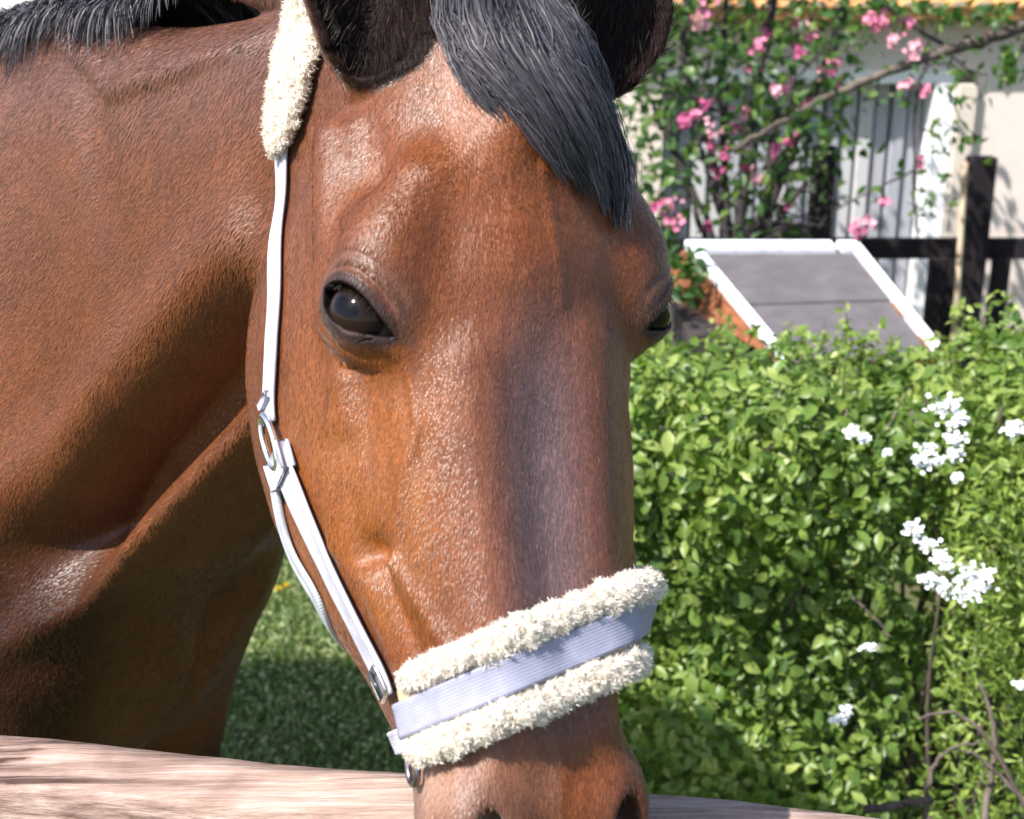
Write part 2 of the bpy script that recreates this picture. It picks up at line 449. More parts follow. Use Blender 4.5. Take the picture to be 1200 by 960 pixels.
def horse_sdf(P):
    P = np.asarray(P, float); n = len(P); CH = 200000
    if n > CH: return np.concatenate([horse_sdf(P[i:i + CH]) for i in range(0, n, CH)])
    f = np.full(n, 9.)
    s, u, d = w2h(P)
    m = (u > -.28) & (u < .72) & (np.abs(s) < .26) & (d > -.42) & (d < .16)
    Q = P - neckO; t = Q @ Tn; v = Q @ Vn; w_ = Q @ Wn
    mn = (t > -.2) & (t < 1.3) & (np.abs(w_) < .35) & (v > -.8) & (v < .22)
    if m.any(): f[m] = head_sdf(s[m], u[m], d[m])
    if mn.any(): f[mn] = smin(f[mn], neck_sdf(P[mn]), np.where(t[mn] < .25, .035, .06))
    w2, tb, z = w2b(P)
    mb = (tb > -.25)
    if mb.any(): f[mb] = smin(f[mb], body_sdf(P[mb]), .09)
    return f
def grad(P, fn=horse_sdf, e=.0008):
    k = np.array([[1, -1, -1], [-1, -1, 1], [-1, 1, -1], [1, 1, 1]], float)
    g = sum(kk * fn(P + e * kk)[:, None] for kk in k)
    return g / (np.linalg.norm(g, axis=1)[:, None] + 1e-12)
def project(P, off=0., it=3, fn=horse_sdf, mx=.004):
    P = np.array(P, float)
    k = np.array([[1, -1, -1], [-1, -1, 1], [-1, 1, -1], [1, 1, 1]], float); e = .0008
    for _ in range(it):
        fs = [fn(P + e * kk) for kk in k]
        g = sum(kk * f[:, None] for kk, f in zip(k, fs)) / (4 * e); f0 = sum(fs) / 4 - off
        gn = np.linalg.norm(g, axis=1); gn2 = np.maximum(gn, .3)
        stp = np.clip(f0 / gn2, -mx, mx)
        P = P - (g / (gn[:, None] + 1e-9)) * stp[:, None]
    return P

def build_horse_mesh(h=.006):
    # axis aligned with the body so that the box is tight
    lo = np.array([-.62, -1.05, 0.]); hi = np.array([.40, 1.62, 1.86])
    Bx = Wb if np.dot(Wb, RT) > 0 else -Wb
    hd = (h2w(0, .3, 0) - bodyO)
    xs = [(h2w(s, u, d) - bodyO) @ Bx for s in (-.13, .13) for u in (-.17, .62) for d in (-.3, .06)]
    ys = [(h2w(s, u, d) - bodyO) @ Bd for s in (-.13, .13) for u in (-.17, .62) for d in (-.3, .06)]
    lo[0] = min(-.40, min(xs) - .02); hi[0] = max(.40, max(xs) + .02); lo[1] = min(ys) - .02
    B8 = 8; bs = h * B8
    nb = np.ceil((hi - lo) / bs).astype(int); n = nb * B8 + 1
    def toW(G): return bodyO + (lo[0] + G[:, :1] * h) * Bx + (lo[1] + G[:, 1:2] * h) * Bd + (lo[2] + G[:, 2:3] * h) * np.array([0, 0, 1.])
    bi = np.stack(np.meshgrid(*[np.arange(k) for k in nb], indexing='ij'), -1).reshape(-1, 3)
    fc = horse_sdf(toW(bi * B8 + B8 / 2.))
    act = np.abs(fc) < bs * .87 * 1.5 + .012
    A = np.full(n, 1., np.float32)
    # sign fill of inactive blocks
    fb = fc.reshape(nb)
    A[:-1, :-1, :-1] = np.repeat(np.repeat(np.repeat(np.where(fb < 0, -1, 1).astype(np.float32), B8, 0), B8, 1), B8, 2)
    loc = np.stack(np.meshgrid(*[np.arange(B8)] * 3, indexing='ij'), -1).reshape(-1, 3)
    ab = bi[act]
    for i in range(0, len(ab), 400):
        G = (ab[i:i + 400, None, :] * B8 + loc[None]).reshape(-1, 3)
        A[G[:, 0], G[:, 1], G[:, 2]] = horse_sdf(toW(G.astype(float)))
    A[-1] = 1; A[:, -1] = 1; A[:, :, -1] = 1
    I = A < 0
    c = np.zeros((n[0] - 1, n[1] - 1, n[2] - 1), np.uint8)
    for dx in (0, 1):
        for dy in (0, 1):
            for dz in (0, 1): c += I[dx:n[0] - 1 + dx, dy:n[1] - 1 + dy, dz:n[2] - 1 + dz]
    cells = np.argwhere((c > 0) & (c < 8))
    idx = np.full(c.shape, -1, np.int32); idx[cells[:, 0], cells[:, 1], cells[:, 2]] = np.arange(len(cells))
    acc = np.zeros((len(cells), 3)); cnt = np.zeros(len(cells))
    cor = [(0, 0, 0), (1, 0, 0), (0, 1, 0), (1, 1, 0), (0, 0, 1), (1, 0, 1), (0, 1, 1), (1, 1, 1)]
    val = [A[cells[:, 0] + q[0], cells[:, 1] + q[1], cells[:, 2] + q[2]] for q in cor]
    for i in range(8):
        for k in range(3):
            j = i | (1 << k)
            if j == i: continue
            va, vb = val[i], val[j]; m = (va < 0) != (vb < 0)
            t = np.where(m, va / np.where(m, va - vb, 1), 0); t = np.clip(t, 0, 1)
            P = np.array(cor[i], float)[None] + t[:, None] * (np.array(cor[j], float) - cor[i])[None]
            acc[m] += P[m]; cnt[m] += 1
    V = toW(cells + acc / cnt[:, None])
    F = []
    for k in range(3):
        sl0 = [slice(None)] * 3; sl1 = [slice(None)] * 3; sl0[k] = slice(0, n[k] - 1); sl1[k] = slice(1, n[k])
        a_, b_ = I[tuple(sl0)], I[tuple(sl1)]
        E = np.argwhere(a_ != b_)
        o1, o2 = [q for q in range(3) if q != k]
        E = E[(E[:, o1] > 0) & (E[:, o2] > 0) & (E[:, o1] < n[o1] - 1) & (E[:, o2] < n[o2] - 1)]
        flip = a_[E[:, 0], E[:, 1], E[:, 2]]
        def ix(d1, d2):
            q = E.copy(); q[:, o1] -= d1; q[:, o2] -= d2; return idx[q[:, 0], q[:, 1], q[:, 2]]
        quad = np.stack([ix(1, 1), ix(0, 1), ix(0, 0), ix(1, 0)], 1)
        if k == 1: flip = ~flip
        quad[~flip] = quad[~flip][:, ::-1]
        F.append(quad)
    F = np.concatenate(F); F = F[(F >= 0).all(1)]
    # keep the largest island only
    V = project(V, 0, 2, mx=.003)
    me = fastmesh('horse_body', V, F, 4)
    bm = bmesh.new(); bm.from_mesh(me)
    # drop stray islands
    seen = np.zeros(len(bm.verts), bool); best = []; bm.verts.ensure_lookup_table()
    for v0 in bm.verts:
        if seen[v0.index]: continue
        st = [v0]; seen[v0.index] = True; comp = []
        while st:
            q = st.pop(); comp.append(q)
            for e in q.link_edges:
                o = e.other_vert(q)
                if not seen[o.index]: seen[o.index] = True; st.append(o)
        if len(comp) > len(best): best, comp = comp, best
        if comp and comp is not best: bmesh.ops.delete(bm, geom=[x for x in comp if x.is_valid], context='VERTS') if len(comp) < 5000 else None
        if len(best) > 100000: break
    keep = set(best)
    bmesh.ops.delete(bm, geom=[v for v in bm.verts if v not in keep], context='VERTS')
    def refine(test):
        bm.verts.index_update()
        X = np.array([v.co[:] for v in bm.verts]); T = test(X)
        ed = [e for e in bm.edges if T[e.verts[0].index] and T[e.verts[1].index]]
        bmesh.ops.subdivide_edges(bm, edges=ed, cuts=1, use_grid_fill=True)
    def nearhead(X):
        s, u, d = w2h(X)
        return (u > -.16) & (u < .62) & (np.abs(s) < .17) & (d > -.30)
    refine(nearhead)
    def finehead(X):
        s, u, d = w2h(X)
        l, s_, o = eye_loc(np.abs(s), u, d)
        return ((l * l + s_ * s_ + o * o < .06 ** 2) & (o > -.02)) | ((u > .08) & (u < .60) & (d > -.11) & (s > -.09) & (np.linalg.norm(X - CAMP, axis=1) < .9) & (s > .02))
    X = np.array([v.co[:] for v in bm.verts]); m = nearhead(X); X[m] = project(X[m], 0, 2, mx=.002)
    for v, x in zip(bm.verts, X): v.co = x
    refine(finehead)
    def eyez(X):
        s, u, d = w2h(X); l, s_, o = eye_loc(np.abs(s), u, d)
        return (l * l + s_ * s_ + o * o < .040 ** 2) & (o > 0)
    X = np.array([v.co[:] for v in bm.verts]); m = nearhead(X); X[m] = project(X[m], 0, 1, mx=.0015)
    for v, x in zip(bm.verts, X): v.co = x
    refine(eyez)
    me = bpy.data.meshes.new('horse_body'); bmesh.ops.recalc_face_normals(bm, faces=bm.faces[:]); bm.to_mesh(me); bm.free()
    X = np.empty(len(me.vertices) * 3, np.float32); me.vertices.foreach_get('co', X); X = X.reshape(-1, 3).astype(float)
    m = finehead(X); X[m] = project(X[m], 0, 2, mx=.001)
    me.vertices.foreach_set('co', X.astype(np.float32).ravel()); me.update()
    return me, X

def lerpc(C, c, w_): return C * (1 - w_[:, None]) + np.array(c)[None] * w_[:, None]
def coat_colors(X):
    n = len(X)
    s, u, d = w2h(X); u = ush(s, u); a = np.abs(asym(s, u)); C = np.tile(np.array([.168, .047, .009]), (n, 1))
    Q = X - neckO; t = Q @ Tn; v = Q @ Vn
    w2, tb, z = w2b(X)
    inh = sstep(-t, -.12, .02) * (u > -.3) * (d > -.36)
    C = lerpc(C, (.17, .068, .034), inh * .0)
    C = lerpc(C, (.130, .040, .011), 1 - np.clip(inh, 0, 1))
    # lavender sky sheen painted along the bridge of the nose, orange cheeks
    top = SK(u)[0]
    br = np.exp(-(a / .033) ** 2) * sstep(u, .20, .33) * sstep(-u, -.53, -.46) * (d > -.08)
    C = lerpc(C, (.125, .092, .100), br * .85)
    C = lerpc(C, (.115, .058, .050), (1 - np.clip(inh, 0, 1)) * sstep(v, -.12, -.01) * (t < 1) * .55)  # grey-lilac sheen of the upper neck, painted into the coat
    C = lerpc(C, (.240, .074, .010), sstep(u, .24, .32) * sstep(-u, -.46, -.40) * sstep(a, .05, .075) * (d > -.2) * .7)
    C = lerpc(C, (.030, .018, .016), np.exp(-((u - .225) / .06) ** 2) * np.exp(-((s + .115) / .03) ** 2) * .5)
    # eye surround
    l, s_, o = eye_loc(a, u, d); r = np.sqrt(l * l + s_ * s_ + o * o); al = almond(l, s_)
    ne = (r < .07) & (o > -.01)
    C = lerpc(C, (.045, .030, .030), np.where(ne, sstep(-al, -.0085, -.004), 0) * .95)
    C = lerpc(C, (.13, .075, .06), np.where(ne & (s_ > .0), sstep(-al, -.030, -.008) * .55, 0) * sstep(al, .006, .009))
    C = lerpc(C, (.012, .009, .009), np.where(ne & (al < .0012), 1., 0.))
    # muzzle: grey dark round nostrils and lips
    C = lerpc(C, (.030, .024, .026), np.exp(-(((a - .046) / .022) ** 2 + ((u - .556) / .028) ** 2 + ((d + .02) / .025) ** 2)) * .95)
    C = lerpc(C, (.05, .04, .04), sstep(u, .555, .60) * .8)
    C = lerpc(C, (.50, .33, .25), np.exp(-(((u - .525) / .032) ** 2 + ((d + .045) / .030) ** 2)) * (s > 0) * .8)
    C = lerpc(C, (.16, .14, .145), np.exp(-(((u - .54) / .035) ** 2 + ((d + .095) / .022) ** 2)) * (s > 0) * .8)
    C = lerpc(C, (.10, .085, .085), np.exp(-(((a - .05) / .03) ** 2 + ((u - .53) / .035) ** 2 + ((d + .125) / .03) ** 2)) * .7)
    # ears: dark inside
    C = lerpc(C, (.006, .005, .006), (1 - sstep(np.where(s > 0, ear_field(a, u, d, True), ear_field(a, u, d, True, EARL, AXL)), .0045, .010)) * (u < .12) * (a > .02) * .96)
    C = lerpc(C, (.030, .011, .006), sstep(-z, -1.14, -.98) * sstep(a, .08, .17) * .9)  # chest shade painted into the coat as near-black brown
    # dark crest below the mane, dark legs
    C = lerpc(C, (.05, .03, .028), sstep(v, .015, .055) * (t > .05) * (1 - sstep(tb, .3, .5)) * .7)
    C = lerpc(C, (.014, .010, .009), sstep(-z, -.66, -.50))
    return C

me, HX = build_horse_mesh()
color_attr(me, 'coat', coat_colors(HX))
s_, u_, d_ = w2h(HX); Qn = HX - neckO
hh = (u_ > -.2) & (d_ > -.30) & (u_ < .7) & ((Qn @ Tn) < .12)
hcv = np.where(hh[:, None], np.stack([s_, u_, d_], 1), np.stack([Qn @ Wn, (Qn @ Tn) * .6 - (Qn @ Vn) * .8, (Qn @ Vn) * .6 + (Qn @ Tn) * .8], 1))
vec_attr(me, 'hc', hcv)
COAT = coat_material()
horse = empty('horse', b2w(0, .7, 0), 'bay horse with black forelock lowering its head over the wooden rail, wearing a pale halter', 'horse')
hb = link('horse_body', me, COAT, horse)
deps = None
BVH = BVHTree.FromPolygons([tuple(v) for v in HX], [tuple(p.vertices) for p in me.polygons])
# ------------------------------------------------------------------ surface helpers
def cast(px, py):
    dr = nrm(at(px, py, 1.) - CAMP)
    h = BVH.ray_cast(Vector(CAMP), Vector(dr))
    if h[0] is not None and h[3] < 1.6: 
        P = np.array(h[0]); return P
    T = np.linspace(.6, 1.4, 300); Q = CAMP + T[:, None] * dr
    return Q[int(np.argmin(horse_sdf(Q)))]
def onsurf(P, off):
    P = np.atleast_2d(np.asarray(P, float))
    Q = project(P, off, 6, mx=.02); return Q
def resample(P, n):
    P = np.asarray(P); L = np.concatenate([[0], np.cumsum(np.linalg.norm(np.diff(P, axis=0), axis=1))])
    q = np.linspace(0, L[-1], n); return np.stack([np.interp(q, L, P[:, k]) for k in range(3)], 1)
def strap_mesh(name, P, N, width, thick, ridges=True):
    P = np.asarray(P, float); n = len(P); T = np.gradient(P, axis=0); T /= np.linalg.norm(T, axis=1)[:, None]
    N = N - T * (N * T).sum(1)[:, None]; N /= np.linalg.norm(N, axis=1)[:, None]; S = np.cross(N, T)
    width = np.broadcast_to(width, (n,))
    # rounded flat section with a raised welt near both edges
    prof = [(-.5, 0), (-.47, .75), (-.40, 1.0), (-.33, .78), (0, .85), (.33, .78), (.40, 1.0), (.47, .75), (.5, 0), (.45, -.5), (0, -.5), (-.45, -.5)]
    if not ridges: prof = [(-.5, 0), (-.46, .6), (-.35, .9), (0, 1), (.35, .9), (.46, .6), (.5, 0), (.45, -.5), (0, -.5), (-.45, -.5)]
    V = []; uv = []; k = len(prof)
    L = np.concatenate([[0], np.cumsum(np.linalg.norm(np.diff(P, axis=0), axis=1))])
    for i in range(n):
        for a, b in prof:
            V.append(P[i] + S[i] * a * width[i] + N[i] * b * thick); uv.append((a * width[i], L[i], b * thick))
    F = [(i * k + j, i * k + (j + 1) % k, (i + 1) * k + (j + 1) % k, (i + 1) * k + j) for i in range(n - 1) for j in range(k)]
    F += [tuple(range(k))[::-1], tuple(range(n * k - k, n * k))]
    me = pydata(name, V, F); vec_attr(me, 'hc', uv); 
    bm = bmesh.new(); bm.from_mesh(me); bmesh.ops.recalc_face_normals(bm, faces=bm.faces[:]); bm.to_mesh(me); bm.free()
    return me
def surf_strap(name, pts, width, thick, off, parent, m, n=60, sm_it=6):
    P = smooth_path(onsurf(pts, off), 200); P = resample(P, n); P = onsurf(P, off)
    for _ in range(sm_it): P[1:-1] = .5 * P[1:-1] + .25 * (P[:-2] + P[2:])
    N = grad(P, e=.012)
    for _ in range(8): N[1:-1] = .5 * N[1:-1] + .25 * (N[:-2] + N[2:])
    return link(name, strap_mesh(name, P, N, width, thick), m, parent), P, N
def vnoise(P, sc, seed=0):
    q = P * sc + seed * 7.3
    return (np.sin(q[:, 0] * 1.7 + 2.1 * np.sin(q[:, 1] * 1.3)) + np.sin(q[:, 1] * 2.1 + 1.7 * np.sin(q[:, 2] * 1.1)) + np.sin(q[:, 2] * 1.9 + 1.9 * np.sin(q[:, 0] * 1.2))) / 3
def ribbons(name, G, W, tone, up=None):
    """G (n, k, 3) strand points, W (n,) root width -> tapering ribbons"""
    n, k, _ = G.shape
    T = np.gradient(G, axis=1); T /= np.linalg.norm(T, axis=2)[..., None] + 1e-9
    R = RNG.normal(size=(n, 1, 3)) if up is None else up + RNG.normal(size=(n, 1, 3)) * .5
    S = np.cross(T, R); S /= np.linalg.norm(S, axis=2)[..., None] + 1e-9
    tap = np.sqrt(np.clip(1 - np.linspace(0, 1, k) ** 3, .03, 1))[None, :, None]
    A = G - S * W[:, None, None] * tap * .5; B = G + S * W[:, None, None] * tap * .5
    V = np.stack([A, B], 2).reshape(-1, 3)
    base = (np.arange(n) * 2 * k)[:, None] + (np.arange(k - 1) * 2)[None]
    F = np.stack([base, base + 1, base + 3, base + 2], -1).reshape(-1, 4)
    me = fastmesh(name, V, F, 4)
    color_attr(me, 'tone', np.repeat(np.repeat(tone[:, None], 2 * k, 1).reshape(-1, 1), 3, 1))
    return me

# ------------------------------------------------------------------ eyes
def eye_mat():
    m = mat('horse_eye', (.02, .012, .008), .09, .16); t = NT(m)
    a = t.n('ShaderNodeAttribute', attribute_name='coat'); t.color(a.outputs['Color'])
    pass
    return m
EM = eye_mat()
for sg in (1, -1):
    bm = bmesh.new(); bmesh.ops.create_uvsphere(bm, u_segments=64, v_segments=48, radius=1.0)
    X = np.array([v.co[:] for v in bm.verts])
    l, s2, o = X[:, 0], X[:, 1], X[:, 2]
    bulge = 1 + .0 * np.exp(-((1 - o) / .18) ** 2)
    Y = X * ((ER + .0012) * bulge)[:, None] + np.array([[0, 0, .0022]])
    p = np.array(EYE)[None] + Y[:, :1] * El + Y[:, 1:2] * Es + Y[:, 2:3] * En
    Wp = np.array([h2w(q[0] if sg > 0 else -q[0] / ASR, q[1] - (0 if sg > 0 else USH), q[2]) for q in p])
    for v, q in zip(bm.verts, Wp): v.co = q
    if sg < 0: bmesh.ops.reverse_faces(bm, faces=bm.faces[:])
    bmesh.ops.recalc_face_normals(bm, faces=bm.faces[:])
    me = bpy.data.meshes.new('eye'); bm.to_mesh(me); bm.free()
    C = np.tile([.008, .006, .006], (len(X), 1)).astype(float)
    iris = sstep(-np.sqrt(l ** 2 + s2 ** 2), -.80, -.72) * (o > 0); C = lerpc(C, (.014, .008, .006), iris)
    C = lerpc(C, (.003, .003, .005), sstep(-np.sqrt((l / .42) ** 2 + (s2 / .24) ** 2), -1.1, -.9) * (o > 0))
    C = lerpc(C, (.12, .09, .08), sstep(np.sqrt(l ** 2 + s2 ** 2), .90, .97) * (o > 0))
    color_attr(me, 'coat', C)
    link('eye', me, EM, horse)
# eyelashes on both upper lids
LASH = hair_material('lash_hair', (.008, .007, .008), (.02, .016, .015))
for sg in (1, -1):
    G = []
    for i in range(46):
        l0 = RNG.uniform(-.021, .018); up = .0126 * (1 - (l0 / .0305) ** 2) + .001
        r0 = ER + .0035; o0 = math.sqrt(max(r0 * r0 - l0 * l0 - up * up, 1e-6))
        p0 = np.array(EYE) + l0 * El + up * Es + o0 * En
        ln = RNG.uniform(.006, .011); dv = .8 * En - .35 * Es + .4 * (l0 / .02) * El + RNG.normal(size=3) * .12
        pts = [p0 + dv * ln * t + Es * (-.25 * ln * t * t) + np.array([0, .15 * ln * t * t, 0]) for t in np.linspace(0, 1, 5)]
        G.append([h2w(q[0] if sg > 0 else -q[0] / ASR, q[1] - (0 if sg > 0 else USH), q[2]) for q in pts])
    link('eyelashes', ribbons('eyelashes', np.array(G), np.full(46, .0005), RNG.random(46)), LASH, horse)

# ------------------------------------------------------------------ short coat hair
def coat_hair():
    me = hb.data; n = len(me.vertices)
    X = HX; Cc = coat_colors(X)
    lo = np.zeros(len(me.loops), np.int32); me.loops.foreach_get('vertex_index', lo)
    st = np.zeros(len(me.polygons), np.int32); me.polygons.foreach_get('loop_start', st)
    tot = np.zeros(len(me.polygons), np.int32); me.polygons.foreach_get('loop_total', tot)
    ar = np.zeros(len(me.polygons)); me.polygons.foreach_get('area', ar); ce = np.zeros(len(me.polygons) * 3); me.polygons.foreach_get('center', ce); ce = ce.reshape(-1, 3)
    no = np.zeros(len(me.polygons) * 3); me.polygons.foreach_get('normal', no); no = no.reshape(-1, 3)
    Q = ce - CAMP; z = Q @ FW; dist = np.linalg.norm(Q, axis=1); px = 600 + (Q @ RT) / np.maximum(z, .01) * FPX; py = 480 + (Q @ DN) / np.maximum(z, .01) * FPX
    face = -(no * Q).sum(1) / dist
    ok = (z > .1) & (px > -120) & (px < 1100) & (py > -120) & (py < 1080) & (face > -.35)
    s, u, d = w2h(ce); u = ush(s, u); aa = np.abs(asym(s, u)); l, s_, o = eye_loc(aa, u, d)
    ok &= ~((np.sqrt(l * l + s_ * s_ + o * o) < .045) & (o > 0) & (almond(l, s_) < .0045))
    ok &= ~((u > .545) & (np.abs(aa - .046) < .02) & (d > -.035))
    earin = np.minimum(ear_field(aa, u, d, True), ear_field(aa, u, d, True, EARL, AXL)) < .004
    ok &= ~(earin & (u < .12) & (d > -.11))
    wgt = np.where(ok, ar / dist ** 1.6, 0); wgt /= wgt.sum()
    m = 230000; f = RNG.choice(len(ar), m, p=wgt)
    v0 = X[lo[st[f]]]; v1 = X[lo[st[f] + 1]]; v2 = X[lo[st[f] + 2]]; v3 = X[lo[st[f] + np.minimum(3, tot[f] - 1)]]
    a = RNG.random((m, 1)); b = RNG.random((m, 1)); P = (v0 * (1 - a) + v1 * a) * (1 - b) + (v3 * (1 - a) + v2 * a) * b
    N = no[f]; s, u, d = w2h(P); Qn = P - neckO; t = Qn @ Tn
    hd = ((u > -.1 - .03 * RNG.random(m)) & (d > -.29 - .04 * RNG.random(m)) & (t < .11 + .06 * RNG.random(m)))
    flow = np.where(hd[:, None], Lh + Sh * (s * 3.0)[:, None] * np.where(u < .22, 1, .4)[:, None] - Dh * .35, Tn * .55 - Vn * .8)
    # a whorl between the eyes
    du, dsx = u - .19, s
    wh = hd & (du < 0) & (du > -.16)
    flow = np.where(wh[:, None], -Lh * .55 + Sh * (s * 9)[:, None] + Lh * (np.abs(s) > .05)[:, None] * .9, flow)
    wob = vnoise(P, 26, 2)[:, None] * np.cross(N, flow) * .22; flow = flow + wob + RNG.normal(size=P.shape) * .13
    flow -= N * (flow * N).sum(1)[:, None]; flow /= np.linalg.norm(flow, axis=1)[:, None] + 1e-9
    L = np.where(hd, RNG.uniform(.003, .0055, m), RNG.uniform(.005, .009, m)) * (1 + .25 * vnoise(P, 15, 6))
    G = np.stack([P - N * .0004, P + flow * (L * .5)[:, None] + N * (L * .09)[:, None], P + flow * L[:, None] + N * (L * .10)[:, None]], 1)
    W = np.where(hd, RNG.uniform(.00014, .00028, m), RNG.uniform(.00026, .0005, m))
    T = flow[:, None]; S = np.cross(T, N[:, None] + RNG.normal(size=(m, 1, 3)) * .10); S /= np.linalg.norm(S, axis=2)[..., None]
    tap = np.array([1, .9, .15])[None, :, None]
    V = np.stack([G - S * W[:, None, None] * tap, G + S * W[:, None, None] * tap], 2).reshape(-1, 3)
    b_ = (np.arange(m) * 6)[:, None] + (np.arange(2) * 2)[None]
    F = np.stack([b_, b_ + 1, b_ + 3, b_ + 2], -1).reshape(-1, 4)
    mh = fastmesh('coat_hair', V, F, 4)
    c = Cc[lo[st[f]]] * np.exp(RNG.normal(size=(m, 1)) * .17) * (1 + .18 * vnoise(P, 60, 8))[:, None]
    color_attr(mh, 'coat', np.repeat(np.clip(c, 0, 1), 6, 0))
    hm = mat('short_coat_hair', (.2, .06, .02), .42, .5); tt = NT(hm); tt.color(tt.n('ShaderNodeAttribute', attribute_name='coat').outputs['Color'])
    return link('coat_hair', mh, hm, horse, kind='stuff')
coat_hair()
def ear_hair():
    s, u, d = w2h(HX); aa = np.abs(asym(s)); fi = np.where(s > 0, ear_field(aa, u, d, True), ear_field(aa, u, d, True, EARL, AXL))
    ids = np.where((fi < .007) & (u < .11) & (aa > .03) & (aa < .19) & (u > -.16) & (d > -.11))[0]
    ids = RNG.choice(ids, min(5000, len(ids))); P = HX[ids]; N = grad(P); m = len(P); k = 5
    G = np.zeros((m, k, 3)); G[:, 0] = P; dv = N * .6 - Lh * .7 + Dh * .5 + RNG.normal(size=(m, 3)) * .3; L = RNG.uniform(.008, .02, m)
    for j in range(1, k):
        dv = dv / np.linalg.norm(dv, axis=1)[:, None]; G[:, j] = G[:, j - 1] + dv * (L / k)[:, None]; dv = dv - Lh * .15 + RNG.normal(size=(m, 3)) * .1
    return ribbons('ear_hair', G, RNG.uniform(.0003, .0006, m), RNG.random(m))
link('ear_hair', ear_hair(), hair_material('ear_hair', (.010, .008, .008), (.05, .035, .03), .6, .2), horse, kind='stuff')

# ------------------------------------------------------------------ forelock, mane, tail
HAIR = hair_material('mane_hair', (.012, .011, .016), (.085, .077, .092), .5, .35)
HAIRD = HAIR
def cast_skull(px, py):
    dr = nrm(at(px, py, 1.) - CAMP); T = np.linspace(.6, 1.15, 1200); Q = CAMP + T[:, None] * dr
    s, u, d = w2h(Q); f = np.minimum(head_sdf(s, u, d, False), neck_sdf(Q)); h = np.argmax(f < 0)
    return Q[h if f[h] < 0 else int(np.argmin(f))]
def skull_sdf(P):
    s, u, d = w2h(P); return smin(head_sdf(s, u, d, False), neck_sdf(P), .035)
def guide_points():
    # columns: left edge ... right edge, in picture coordinates only to find where the hair lies on the head
    rows = [(-40, 500, 690), (0, 506, 700), (40, 512, 712), (80, 528, 722), (115, 568, 728), (145, 600, 734), (175, 628, 742), (205, 645, 746), (235, 662, 744), (262, 682, 734)]
    G = np.zeros((9, len(rows), 3))
    for j, (y, xl, xr) in enumerate(rows):
        for i in range(9):
            x = xl + (xr - xl) * i / 8
            P = cast_skull(x, y) if y > -30 else h2w(.035 - .07 * i / 8, -.03, -.01)
            G[i, j] = P
    s, u, d = w2h(G.reshape(-1, 3)); 
    Q = project(G.reshape(-1, 3), .001, 6, skull_sdf, .02).reshape(G.shape)
    for _ in range(2): Q[:, 1:-1] = .5 * Q[:, 1:-1] + .25 * (Q[:, :-2] + Q[:, 2:])
    return Q
GP = guide_points(); GN = grad(GP.reshape(-1, 3), skull_sdf, .01).reshape(GP.shape)
def forelock(n=10000, k=14):
    nc = 140
    cq = RNG.random(nc); cl = RNG.uniform(.36, 1.04, nc) * (0.72 + .35 * cq); cjit = RNG.normal(size=(nc, 3)) * .0032; cw = RNG.uniform(-1, 1, nc) * .04
    ci = RNG.integers(0, nc, n)
    q = np.clip(cq[ci] + RNG.normal(size=n) * .017, 0, 1) * .93; q0 = np.clip(.5 + (q - .5) * .8 + RNG.normal(size=n) * .05, 0, 1)
    ln = np.clip(cl[ci] * RNG.uniform(.82, 1.12, n), .3, 1.03)
    start = RNG.uniform(0, .22, n) * (RNG.random(n) < .6)
    lift = RNG.uniform(.1, 1, n) ** 1.2 * (1 - .85 * q ** 3)
    tt = np.linspace(0, 1, k)
    T = start[:, None] + (ln - start)[:, None] * tt[None]
    Q = q0[:, None] * (1 - tt) + q[:, None] * tt + cw[ci][:, None] * np.sin(tt * 3.1 + ci[:, None]) * .8
    fi = np.clip(Q, 0, 1) * 8; fj = np.clip(T, 0, .999) * (GP.shape[1] - 1)
    def bil(A):
        i0 = np.minimum(fi.astype(int), 7); j0 = np.minimum(fj.astype(int), GP.shape[1] - 2); a = (fi - i0)[..., None]; b = (fj - j0)[..., None]
        return (A[i0, j0] * (1 - a) + A[i0 + 1, j0] * a) * (1 - b) + (A[i0, j0 + 1] * (1 - a) + A[i0 + 1, j0 + 1] * a) * b
    P = bil(GP); N = bil(GN)
    h = (.003 + .014 * lift[:, None] * np.sin(np.clip(tt * .95 + .12, 0, 1) * math.pi) ** .7)
    G = P + N * h[..., None] + cjit[ci][:, None, :] * tt[None, :, None] + np.cumsum(RNG.normal(size=(n, k, 3)) * np.where(RNG.random(n) < .10, 2.2, .8)[:, None, None], 1) * .0005
    return ribbons('forelock', G, RNG.uniform(.0005, .0009, n), np.clip(RNG.random(n) * .45 + RNG.random(nc)[ci] * .6, 0, 1), N)
link('forelock', forelock(), HAIR, horse)
